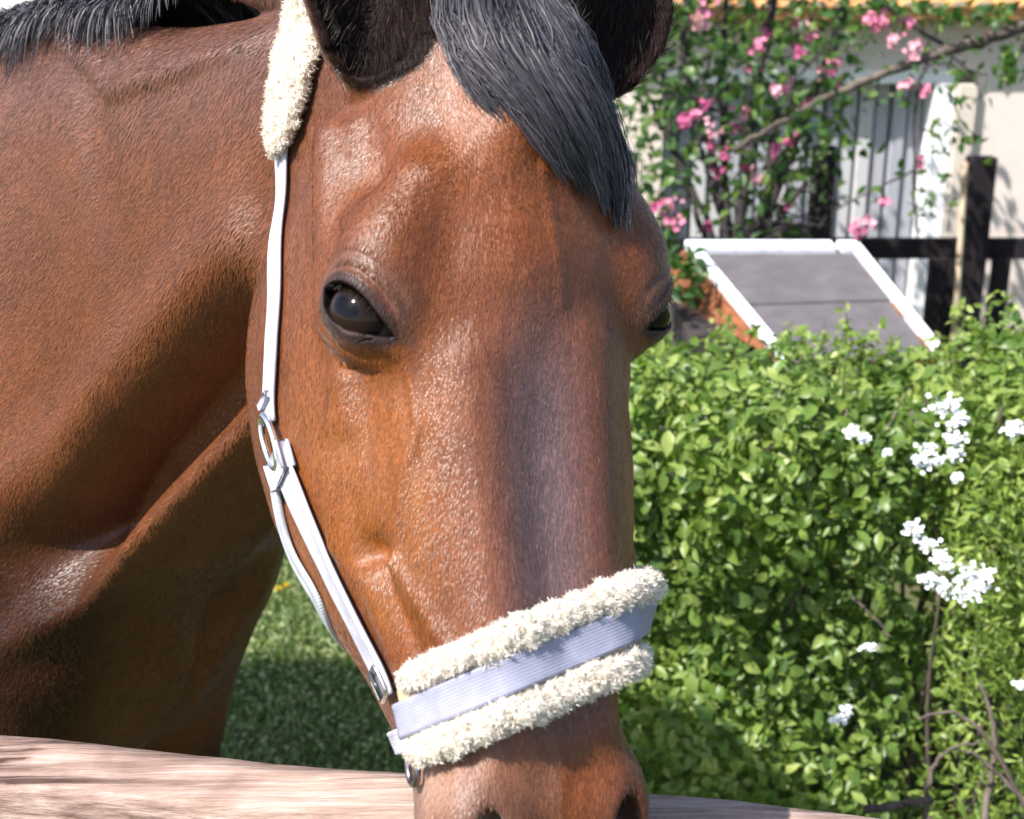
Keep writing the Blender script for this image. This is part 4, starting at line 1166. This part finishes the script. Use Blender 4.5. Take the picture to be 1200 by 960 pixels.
link('ground_cover', me, leaf_material('weed_leaf', (.10, .16, .05), (.19, .27, .09), (.36, .38, .20), .35, .45), kind='stuff')
YEL = mat('dandelion_yellow', (.75, .55, .02), .6, .2); STM = mat('dandelion_stem', (.12, .2, .04), .6)
dl = ['dandelion highest in the gap beside the horse chest', 'dandelion just below the jaw strap in the grass gap', 'left dandelion of the pair low in the grass gap', 'right dandelion of the pair low in the grass gap']
for (px, py), lab in zip([(301, 578), (312, 655), (326, 692), (336, 688)], dl):
    g = onz(px, py, .06); t = empty('dandelion', (g[0], g[1], 0), lab, 'flower', 'dandelions in the grass')
    V = []; F = []
    for q in range(26):
        th = RNG.random() * 6.28; e = RNG.uniform(.1, 1.3); dv = np.array([math.cos(th) * math.sin(e), math.sin(th) * math.sin(e), math.cos(e)]); b = nrm(np.cross(dv, [0.1, .2, 1])) * .0018
        V += [g - b, g + b, g + b + dv * .014, g - b + dv * .014]; o_ = len(V) - 4; F.append((o_, o_ + 1, o_ + 2, o_ + 3))
    link('flower_head', pydata('flower_head', V, F), YEL, t, smooth=False)
    link('stem', MB().tube([(g[0], g[1], 0), g], .0012, 5).mesh('stem'), STM, t)

# ---- foreground rail fence
RAILW = wood_material('weathered_rail', [(.10, .06, .045), (.38, .27, .225), (.62, .50, .45)], (1.3, 30, 30), .004, .72, dist=.2)
t = NT(RAILW); tc_ = t.n('ShaderNodeTexCoord')
vk = t.n('ShaderNodeTexVoronoi'); vk.inputs['Scale'].default_value = 8; t.l(t.mapping(tc_.outputs['Object'], (1, 2.6, 2.6)), vk.inputs['Vector'])
old = t.b.inputs['Base Color'].links[0].from_socket
gk = t.noise(t.mapping(tc_.outputs['Object'], (1.6, 45, 45)), 1, 5, .6, 1.2)
c_ = t.mix(1, old, t.ramp(vk.outputs['Distance'], [(.03, (.2, .14, .11)), (.09, (.6, .5, .45)), (.15, (.9, .87, .85)), (.22, (1, 1, 1))]), 'MULTIPLY')
c_ = t.mix(1, c_, t.ramp(gk, [(.36, (.22, .17, .16)), (.43, (1, 1, 1))]), 'MULTIPLY')
t.color(c_); t.normal(t.bump(gk, .004, .8, t.b.inputs['Normal'].links[0].from_socket))
z_r = 1.045
rl = onz(0, 862, z_r); rr_ = onz(985, 955, z_r); dR = nrm(rr_ - rl); nR = nrm(np.cross(dR, [0, 0, 1])); nR = nR if nR[1] < 0 else -nR
fence = empty('wooden_fence', (*(rl[:2] - dR[:2] * .2), 0), 'weathered pale wooden rail fence crossing the bottom of the view under the horse chin', 'fence')
def rail(name, c0, L0, L1, dep, hgt, seed, m, parent, nst=260, crack=True):
    prof = []
    for a, b in ((0, 0), (.25, .02), (.5, .0), (.62, -.012 if crack else 0), (.70, .0), (.92, -.01), (1, -.06), (1.02, -.3), (1.0, -.55), (1.01, -.62), (1.0, -.9), (.93, -1), (.5, -1.01), (.06, -1), (0, -.92), (-.01, -.5), (-.005, -.06)):
        prof.append((a * dep, b * hgt))
    k = len(prof); V = []
    for i in range(nst):
        s = L0 + (L1 - L0) * i / (nst - 1); c = c0 + dR * s
        for j, (a, b) in enumerate(prof):
            p = c + nR * a + np.array([0, 0, b]); V.append(p)
    V = np.array(V); Q = V * np.array([1, 6, 6]); 
    V = V + np.stack([0 * V[:, 0], vnoise(V * [1, 3, 3], 9, seed) * .0022, vnoise(V * [1, 3, 3], 11, seed + 3) * .0028 + vnoise(V * [1, 2, 2], 45, seed) * .0009], 1)
    F = [(i * k + j, i * k + (j + 1) % k, (i + 1) * k + (j + 1) % k, (i + 1) * k + j) for i in range(nst - 1) for j in range(k)] + [tuple(range(k))[::-1], tuple(range(nst * k - k, nst * k))]
    me = pydata(name, V, F); bm = bmesh.new(); bm.from_mesh(me); bmesh.ops.recalc_face_normals(bm, faces=bm.faces[:]); bm.to_mesh(me); bm.free()
    o = link(name, me, m, parent); return o
rail('rail', rl, -1.4, 2.4, .062, .125, 3, RAILW, fence)
rail('rail', rl + np.array([0, 0, -.55]), -1.4, 2.4, .062, .115, 8, RAILW, fence)
for s in (-1.2, 1.95):
    c = rl + dR * s + nR * -.05
    link('fence_post', boxmesh('fence_post', (c[0], c[1], .58), (dR, nR, (0, 0, 1)), (.05, .048, .59), .008, 2), RAILW, fence)

# ---- hutch with grey felt roof
FELT = mat('roof_felt', (.15, .135, .15), .85, .3); t = NT(FELT); tc = t.n('ShaderNodeTexCoord')
t.color(t.mix(1, (.115, .105, .115), t.ramp(t.noise(tc.outputs['Object'], 14, 5), [(.3, (.8, .8, .8)), (.7, (1.15, 1.15, 1.12))]), 'MULTIPLY')); t.normal(t.bump(t.noise(tc.outputs['Object'], 220, 2), .003))
TRIM = mat('white_trim', (.78, .79, .84), .5, .4); t = NT(TRIM); tc = t.n('ShaderNodeTexCoord')
t.color(t.mix(1, (.78, .79, .84), t.ramp(t.noise(tc.outputs['Object'], 25, 4), [(.32, (.7, .74, .8)), (.5, (1, 1, 1))]), 'MULTIPLY'))
OW = wood_material('orange_board', [(.16, .055, .028), (.27, .10, .045), (.38, .16, .075)], (3, 3, 20), .003, .6)
A = at(803, 291, 4.3); B = at(1003, 291, 4.3); FA = at(887, 392, 3.75); FB = at(1076, 383, 3.80)
FA2 = A + (FA - A) * 1.25; FB2 = B + (FB - B) * 1.25; BK = at(700, 405, 4.75); BK = A + (BK - A); BB = BK + (B - A)
hutch = empty('garden_hutch', ((A + FB)[0] / 2, (A + FB)[1] / 2, 0), 'low garden hutch with grey felt roof, white edging and orange board gable', 'hutch')
def slab(name, q, th, m, parent, bev=.0):
    q = [np.array(a, float) for a in q]; nn_ = nrm(np.cross(q[1] - q[0], q[3] - q[0])); nn_ = nn_ if np.dot(nn_, [0, -.5, 1]) > 0 else -nn_
    V = q + [a - nn_ * th for a in q]; F = [(0, 1, 2, 3), (7, 6, 5, 4), (0, 4, 5, 1), (1, 5, 6, 2), (2, 6, 7, 3), (3, 7, 4, 0)]
    me = pydata(name, V, F); bm = bmesh.new(); bm.from_mesh(me); bmesh.ops.recalc_face_normals(bm, faces=bm.faces[:])
    if bev: bmesh.ops.bevel(bm, geom=bm.edges[:], offset=bev, segments=2, affect='EDGES')
    bm.to_mesh(me); bm.free(); return link(name, me, m, parent, smooth=False)
nf = nrm(np.cross(B - A, FA - A)); nf = nf if nf[2] > 0 else -nf
def rp(u, v, h=0): # u along the ridge, v down the slope
    return (A + (FA - A) * v) * (1 - u) + (B + (FB - B) * v) * u + nf * h
slab('roof_felt', [rp(.03, .02, .006), rp(.97, .02, .006), rp(.97, .70, .006), rp(.03, .70, .006)], .012, FELT, hutch, .002)
slab('roof_felt', [rp(.03, .69, 0), rp(.97, .69, 0), rp(.97, 1.3, 0), rp(.03, 1.3, 0)], .012, FELT, hutch, .002)
slab('roof_board', [rp(.0, .0, -.010), rp(1, .0, -.010), rp(1, 1.3, -.010), rp(.0, 1.3, -.010)], .02, OW, hutch)
slab('trim_board', [rp(0, 0, .022), rp(.065, 0, .022), rp(.065, 1.3, .022), rp(0, 1.3, .022)], .028, TRIM, hutch, .003)
slab('trim_board', [rp(.955, 0, .022), rp(1.02, 0, .022), rp(1.02, 1.3, .022), rp(.955, 1.3, .022)], .028, TRIM, hutch, .003)
slab('trim_board', [rp(.0, -.02, .026), rp(.855, -.02, .026), rp(.855, .095, .026), rp(.0, .095, .026)], .03, TRIM, hutch, .003)
slab('trim_board', [rp(.885, -.02, .026), rp(1.0, -.02, .026), rp(1.0, .095, .026), rp(.885, .095, .026)], .03, TRIM, hutch, .003)
slab('roof_board', [A, B, BB, BK], .02, OW, hutch)
# gable planks, each its own board
zA = A[2]; zf = FA2[2]; np_ = 7
for side_, (T0, F0, K0, sg) in enumerate(((A, FA2, BK, -1), (B, FB2, BB, 1))):
    g_n = nrm(np.cross(F0 - T0, K0 - T0)); g_n = g_n if np.dot(g_n, B - A) * sg > 0 else -g_n
    for i in range(np_):
        za, zb = zA + (zf - zA) * (i + .03) / np_, zA + (zf - zA) * (i + .97) / np_
        fr = lambda z: T0 + (F0 - T0) * ((z - T0[2]) / (F0[2] - T0[2])); bk = lambda z: T0 + (K0 - T0) * min(1, ((z - T0[2]) / (K0[2] - T0[2])))
        q = [fr(za) + (bk(za) - fr(za)) * .02, bk(za), bk(zb), fr(zb) + (bk(zb) - fr(zb)) * .02]; q = [p - g_n * .006 + g_n * .004 * (i % 2) for p in q]
        V = q + [p - g_n * .018 for p in q]; F = [(0, 1, 2, 3), (7, 6, 5, 4), (0, 4, 5, 1), (1, 5, 6, 2), (2, 6, 7, 3), (3, 7, 4, 0)]
        me = pydata('plank', V, F); bm = bmesh.new(); bm.from_mesh(me); bmesh.ops.recalc_face_normals(bm, faces=bm.faces[:]); bm.to_mesh(me); bm.free()
        link('plank', me, OW, hutch, smooth=False)
cb = (FA2 + FB2 + BK + BB) / 4
link('base_wall', boxmesh('base_wall', (cb[0] + .0, cb[1], zf / 2), ((B - A) * [1, 1, 0], np.cross([0, 0, 1], nrm((B - A) * [1, 1, 0])), (0, 0, 1)), (np.linalg.norm(B - A) * .45, .30, zf / 2 + .005), .004), BARKD, hutch, smooth=False)

# ---- dark garden fence behind the hutch
DW = wood_material('dark_fence_wood', [(.008, .007, .011), (.016, .012, .016), (.040, .024, .022)], (8, 8, 1), .004, .8)
GW = wood_material('mossy_board', [(.04, .06, .045), (.07, .10, .075), (.11, .14, .10)], (1, 8, 8), .003, .85)
YF = 5.3
gf = empty('garden_fence', (ony(1140, 300, YF)[0], YF, 0), 'dark brown garden fence with tall posts in front of the pale building', 'fence')
def pbox(name, x0, y0, x1, y1, Y, th, m, parent, ground=False, bev=.004):
    a = ony(x0, y1, Y); b = ony(x1, y0, Y); z0 = 0 if ground else a[2]
    x0w, x1w = ony(x0, (y0 + y1) / 2, Y)[0], ony(x1, (y0 + y1) / 2, Y)[0]
    return link(name, boxmesh(name, ((x0w + x1w) / 2, Y + th / 2, (z0 + b[2]) / 2), ((1, 0, 0), (0, 1, 0), (0, 0, 1)), ((x1w - x0w) / 2, th / 2, (b[2] - z0) / 2), bev), m, parent, smooth=False)
pbox('fence_post', 952, 172, 977, 300, YF, .08, DW, gf, True)
pbox('fence_post', 1131, 185, 1160, 365, YF - .02, .09, DW, gf, True)
pbox('fence_post', 1330, 185, 1358, 365, YF - .02, .09, DW, gf, True)
pbox('fence_post', 720, 180, 745, 365, YF - .02, .09, DW, gf, True)
pbox('rail', 700, 280, 1420, 304, YF + .085, .04, DW, gf)
pbox('board', 868, 262, 950, 281, YF + .03, .025, GW, gf)
pbox('plank', 1087, 303, 1108, 372, YF + .05, .03, DW, gf, True)
pbox('plank', 1110, 303, 1130, 372, YF + .045, .03, DW, gf, True)
pbox('plank', 1161, 303, 1182, 372, YF + .05, .03, DW, gf, True)
q0, q1 = ony(1133, 150, YF - .12), ony(1118, 420, YF - .16); q1[2] = 0
stake = empty('garden_stake', (q1[0], q1[1], 0), 'thin pale wooden stake leaning against the dark fence post', 'stake')
link('cane', MB().tube(smooth_path([q1, (q0 + q1) / 2 + [.004, 0, 0], ony(1131, 190, YF - .12)], 12), .013, 8, .15).mesh('cane'), wood_material('pale_cane', [(.35, .27, .18), (.55, .45, .32), (.7, .6, .45)], (20, 20, 2)), stake)

# ---- pale building with ribbed doors and tiled eaves
WALL = stucco('pink_render', (.68, .58, .53), (.76, .66, .61)); WALL2 = stucco('white_render', (.80, .74, .74), (.88, .82, .82), 2)
DGR = [mat('door_board_%d' % i, c, .55, .4) for i, c in enumerate([(.40, .40, .44), (.52, .51, .53), (.34, .35, .40)])]
JAM = mat('white_jamb', (.85, .86, .88), .5, .4); BEI = stucco('beige_trim', (.60, .52, .45), (.68, .60, .53)); TIL = mat('clay_tile', (.55, .26, .10), .7, .3)
YW = 6.1
bl = empty('pale_building', (ony(1100, 200, YW)[0], YW, 0), 'pale pinkish outbuilding with grey ribbed door behind the dark fence', 'building')
def wbox(name, x0, x1, z0, z1, y, th, m, par, bev=.0):
    return link(name, boxmesh(name, ((x0 + x1) / 2, y + th / 2, (z0 + z1) / 2), ((1, 0, 0), (0, 1, 0), (0, 0, 1)), ((x1 - x0) / 2, th / 2, (z1 - z0) / 2), bev), m, par, smooth=False)
X = lambda px, Y=YW: float(ony(px, 200, Y)[0]); Zz = lambda py, Y=YW: float(ony(600, py, Y)[2])
ztop = Zz(8); zd = Zz(98)
wbox('wall', X(1134), X(1134) + 4.5, 0, ztop, YW, .25, WALL, bl); wbox('wall', X(775), X(1134) - .001, zd + .06, ztop, YW + .002, .25, WALL, bl)
wbox('wall', X(775) - .7, X(775) - .001, 0, ztop, YW, .25, WALL, bl)
wbox('door_lintel', X(775), X(1110), zd, zd + .059, YW - .02, .2, JAM, bl, .004); wbox('door_jamb', X(1086), X(1110), 0, zd - .001, YW - .02, .2, JAM, bl, .004)
wbox('corner_trim', X(1111), X(1133), 0, zd, YW - .04, .2, BEI, bl, .004)
edges = np.linspace(X(776), X(1085), 17)
for i in range(16): wbox('door_board', edges[i] + .006, edges[i + 1] - .006, .02, zd - .004, YW + .10 + .02 * (i % 2), .03, DGR[(i * 5 + i // 3) % 3], bl, .006)
wbox('door_backing', X(776), X(1085), .02, zd - .004, YW + .16, .03, DGR[2], bl)
tmesh = None
for r_ in range(3):
    for i in range(56):
        x = X(700) + i * .105
        V = []; 
        for k in range(7):
            a = math.pi * k / 6; 
            for e, rr0 in ((0, .055), (.30, .048)):
                V.append((-math.cos(a) * rr0, e * .88, math.sin(a) * rr0 * .6 + e * .42))
        F = [(2 * k, 2 * k + 1, 2 * k + 3, 2 * k + 2) for k in range(6)]
        if tmesh is None:
            tmesh = pydata('roof_tile', V, F); tmesh.materials.append(TIL); tmesh.polygons.foreach_set('use_smooth', [True] * 6)
        o = bpy.data.objects.new('roof_tile', tmesh); COL.objects.link(o); o.parent = bl; o.matrix_parent_inverse = Matrix.Translation(-bl.location)
        o.location = (x, YW - .18 + r_ * .22, ztop - .012 + r_ * .105 + random.random() * .004)
wbox('roof', X(775) - .75, X(1134) + 4.5, ztop - .05, ztop - .005, YW - .15, 3.0, TIL, bl)
# low white wall of the next plot, seen above the horse's mane
lw = empty('white_garden_wall', (-3.2, 7.5, 0), 'white rendered wall seen above the mane at the far left', 'wall')
wbox('wall', -5.2, -1.55, 0, 1.85, 7.4, .3, WALL2, lw); wbox('coping', -5.22, -1.53, 1.851, 1.92, 7.37, .36, BEI, lw, .01)

# ---- crab apple tree in blossom
G3 = ((.020, .060, .016), (.055, .130, .030), (.15, .24, .05))
TLS = leaf_material('tree_leaf_mass', *G3); TLO = leaf_material('tree_leaf', *G3, obj_random=True)
tree = empty('blossom_tree', (*at(862, 330, 4.85)[:2], 0), 'multi-stemmed tree with pink blossom standing behind the hutch', 'tree')
gb = at(862, 330, 4.85); TIPS = []
link('trunk', MB().tube(smooth_path([(gb[0], gb[1], -.02), (gb[0] + .02, gb[1], .3), gb], 10), [.075, .065, .06, .058, .056, .055, .055, .054, .052, .05], 10, .1).mesh('trunk'), BARKD, tree)
ST = [([(860, 335), (846, 240), (818, 130), (802, 60), (812, -40)], 4.85, .020, .010), ([(863, 335), (872, 220), (884, 120), (902, 30), (908, -60)], 4.8, .026, .014),
      ([(860, 335), (868, 290), (905, 265), (930, 232), (960, 200)], 4.75, .024, .008), ([(866, 335), (905, 230), (942, 130), (978, 55), (1002, -50)], 4.9, .028, .016),
      ([(858, 335), (830, 260), (786, 160), (776, 40), (780, -50)], 4.95, .014, .008), ([(862, 335), (850, 200), (846, 90), (858, -50)], 5.0, .018, .010),
      ([(855, 335), (822, 270), (800, 200), (750, 90), (735, -30)], 5.0, .014, .006), ([(880, 285), (900, 215), (905, 150), (940, 60), (960, -30)], 4.8, .013, .006),
      ([(846, 240), (826, 190), (822, 120), (840, 30)], 4.8, .010, .004), ([(868, 300), (910, 276), (950, 268), (985, 240)], 4.7, .010, .003)]
for pts, Z, w0, w1 in ST:
    _, Q = branch(tree, pts, Z, w0, w1, BARKD, 'stem', 26, .006, 8); TIPS.append(Q[7:])
mb = MB(); twg = []
for Q in TIPS:
    for _ in range(9):
        i = RNG.integers(0, len(Q)); p = Q[i]; dv = nrm(RNG.normal(size=3) * [1, .7, .5] + [0, 0, .5]); L = RNG.uniform(.12, .38)
        path = smooth_path([p, p + dv * L * .5 + RNG.normal(size=3) * .02, p + dv * L + [0, 0, -.04]], 6); mb.tube(path, np.linspace(.005, .0018, 6), 4); twg.append(path)
link('twigs', mb.mesh('twigs'), BARKD, tree, kind='stuff')
def density(px, py):
    """where the photograph shows the crown full and where it opens"""
    g = 0
    for cx_, cy_, rx, ry, w_ in ((800, 30, 70, 60, 1), (755, 110, 38, 100, 1), (900, 60, 70, 50, 1), (850, 180, 70, 60, .35), (905, 190, 50, 60, .6), (770, 230, 25, 60, .6), (985, 30, 60, 30, .8), (950, 170, 40, 30, .7), (870, 250, 70, 40, .35), (930, 130, 60, 40, .6)):
        g += w_ * math.exp(-((px - cx_) / rx) ** 2 - ((py - cy_) / ry) ** 2)
    return g
pos = []
while len(pos) < 2900:
    px, py = RNG.uniform(690, 1040), RNG.uniform(-160, 300)
    d_ = density(px, max(py, 5)) if py > -20 else .8
    if RNG.random() < d_: pos.append(at(px, py, RNG.uniform(4.45, 5.2)))
for _ in range(150): pos.append(at(RNG.uniform(748, 822), RNG.uniform(292, 352), RNG.uniform(3.9, 4.15)))
pos = np.array(pos); nor = RNG.normal(size=pos.shape) + SUN * .5; sz = RNG.uniform(.035, .065, len(pos))
place_leaves(tree, pos, leaf_frames(pos, nor, sz), TW, np.clip(.45 + .25 * RNG.normal(size=len(pos)), 0, 1), TLS, TLO, 300)
PNK = [mat('pink_petal', (.62, .20, .32), .6, .3), mat('pale_pink_petal', (.74, .38, .46), .6, .3), mat('magenta_petal', (.42, .08, .20), .6, .3)]
def blossom(root, px, py, Z, r_, k, m):
    c0 = at(px, py, Z); V = []; F = []
    for _ in range(k):
        c = c0 + RNG.normal(size=3) * r_ / FPX * Z * .52; petals(V, F, c, np.array([0, -1, .3]) + RNG.normal(size=3) * .8, RNG.uniform(.010, .017), 5, .45)
    link('blossom', pydata('blossom', V, F), m, root, smooth=False)
BL = [(825, 15, 14), (822, 30, 9), (770, 240, 10), (790, 262, 10), (785, 238, 9), (800, 140, 9), (815, 136, 8), (835, 152, 9), (828, 122, 8), (868, 130, 9), (885, 206, 9), (878, 196, 7), (920, 102, 10), (908, 108, 8), (940, 60, 10), (955, 42, 10),
      (945, 35, 8), (910, 172, 9), (926, 165, 7), (830, 265, 6), (905, 42, 9), (890, 52, 8), (965, 85, 9), (978, 92, 7), (840, 202, 7), (850, 180, 7), (925, 240, 8), (935, 25, 9), (1005, 272, 7), (880, 75, 8), (975, 75, 8), (835, 170, 7), (800, 145, 6), (860, 150, 6), (945, 120, 7), (1080, 192, 8)]
for i, (px, py, r_) in enumerate(BL): blossom(tree, px, py, RNG.uniform(4.4, 4.7), r_, 6 + int(r_ / 1.8), PNK[i % 3 if r_ > 7 else 2])

# ---- second tree whose limb reaches in from the right
t2 = empty('leaning_tree', (*at(1345, 300, 4.5)[:2], 0), 'tree at the right edge whose long grey limb reaches across the pale wall', 'tree')
tb = at(1345, 300, 4.5)
link('trunk', MB().tube(smooth_path([(tb[0], tb[1], -.02), (tb[0], tb[1], .8), at(1330, 40, 4.5), at(1320, -160, 4.5)], 16), np.linspace(.10, .05, 16), 12, .1).mesh('trunk'), BARKD, t2)
ob, LQ = branch(t2, [(1335, 60), (1260, 30), (1205, 30), (1150, 48), (1100, 62), (1040, 85), (980, 108), (930, 135), (880, 163), (830, 192)], 4.5, .030, .006, BARK, 'limb', 46, .003, 9)
tw2 = [([(1088, 64), (1074, 110), (1070, 180), (1074, 272)], 4.45, .008, .005), ([(1000, -20), (1040, 8), (1080, 38), (1118, 56)], 4.5, .010, .008), ([(1072, 200), (1040, 215), (990, 240), (975, 250)], 4.45, .005, .002),
       ([(1110, 62), (1135, 82), (1158, 88)], 4.45, .005, .002), ([(1075, 150), (1098, 158), (1106, 175)], 4.42, .004, .002), ([(1083, 80), (1110, 74), (1140, 95), (1150, 112)], 4.42, .004, .002),
       ([(1110, 110), (1130, 145), (1150, 165)], 4.42, .004, .002), ([(1073, 220), (1092, 232), (1100, 245)], 4.42, .003, .002), ([(1210, 30), (1190, 70), (1180, 98)], 4.42, .005, .002), ([(1074, 125), (1045, 110), (1010, 118)], 4.42, .004, .002), ([(950, 125), (990, 150), (1010, 170)], 4.42, .004, .002), ([(920, 140), (935, 90), (990, 30)], 4.5, .006, .003)]
lp = []; 
for pts, Z, w0, w1 in tw2:
    _, Q = branch(t2, pts, Z, w0, w1, BARKD, 'twig', 14, .003, 5)
    for _ in range(11): lp.append(Q[RNG.integers(2, 14)] + RNG.normal(size=3) * .03)
for cx_, cy_, rx, ry, k in ((1120, 18, 55, 8, 60), (1050, 8, 40, 8, 40), (1182, 75, 14, 18, 50), (1180, 15, 22, 8, 24), (1125, 160, 14, 10, 5), (1145, 163, 8, 8, 5), (1115, 108, 14, 8, 7), (1148, 112, 8, 8, 4), (1098, 172, 10, 8, 5), (1100, 200, 10, 12, 5), (1092, 240, 8, 10, 5)):
    for _ in range(k): lp.append(at(cx_ + RNG.normal() * rx * .6, cy_ + RNG.normal() * ry * .6, RNG.uniform(4.38, 4.5)))
for i in range(8, 46): lp.append(LQ[i] + RNG.normal(size=3) * .03)
top2 = at(1320, -160, 4.5)
mb = MB()
for _ in range(26):
    dv = nrm(RNG.normal(size=3) * [1, 1, .5] + [0, 0, .7]); L = RNG.uniform(.3, .8); path = smooth_path([top2 - [0, 0, RNG.uniform(0, .3)], top2 + dv * L * .5, top2 + dv * L + RNG.normal(size=3) * .05], 8)
    mb.tube(path, np.linspace(.016, .004, 8), 5)
    for _ in range(55): lp.append(path[RNG.integers(3, 8)] + RNG.normal(size=3) * .09)
link('crown_branches', mb.mesh('crown_branches'), BARKD, t2, kind='stuff')
lp = np.array(lp); sz = RNG.uniform(.03, .052, len(lp))
place_leaves(t2, lp, leaf_frames(lp, RNG.normal(size=lp.shape) + SUN * .2, sz), TW, RNG.random(len(lp)) * .6, TLS, TLO, 260)
for i, (px, py, r_) in enumerate([(1030, 30, 12), (1045, 45, 9), (1062, 26, 10), (1075, 56, 9), (1020, 22, 8), (1068, 62, 8), (1000, 268, 8), (1018, 262, 9), (1038, 236, 6), (1060, 100, 6), (1084, 105, 6)]):
    blossom(t2, px, py, 4.42, r_, 7 + int(r_ / 2), PNK[i % 2])
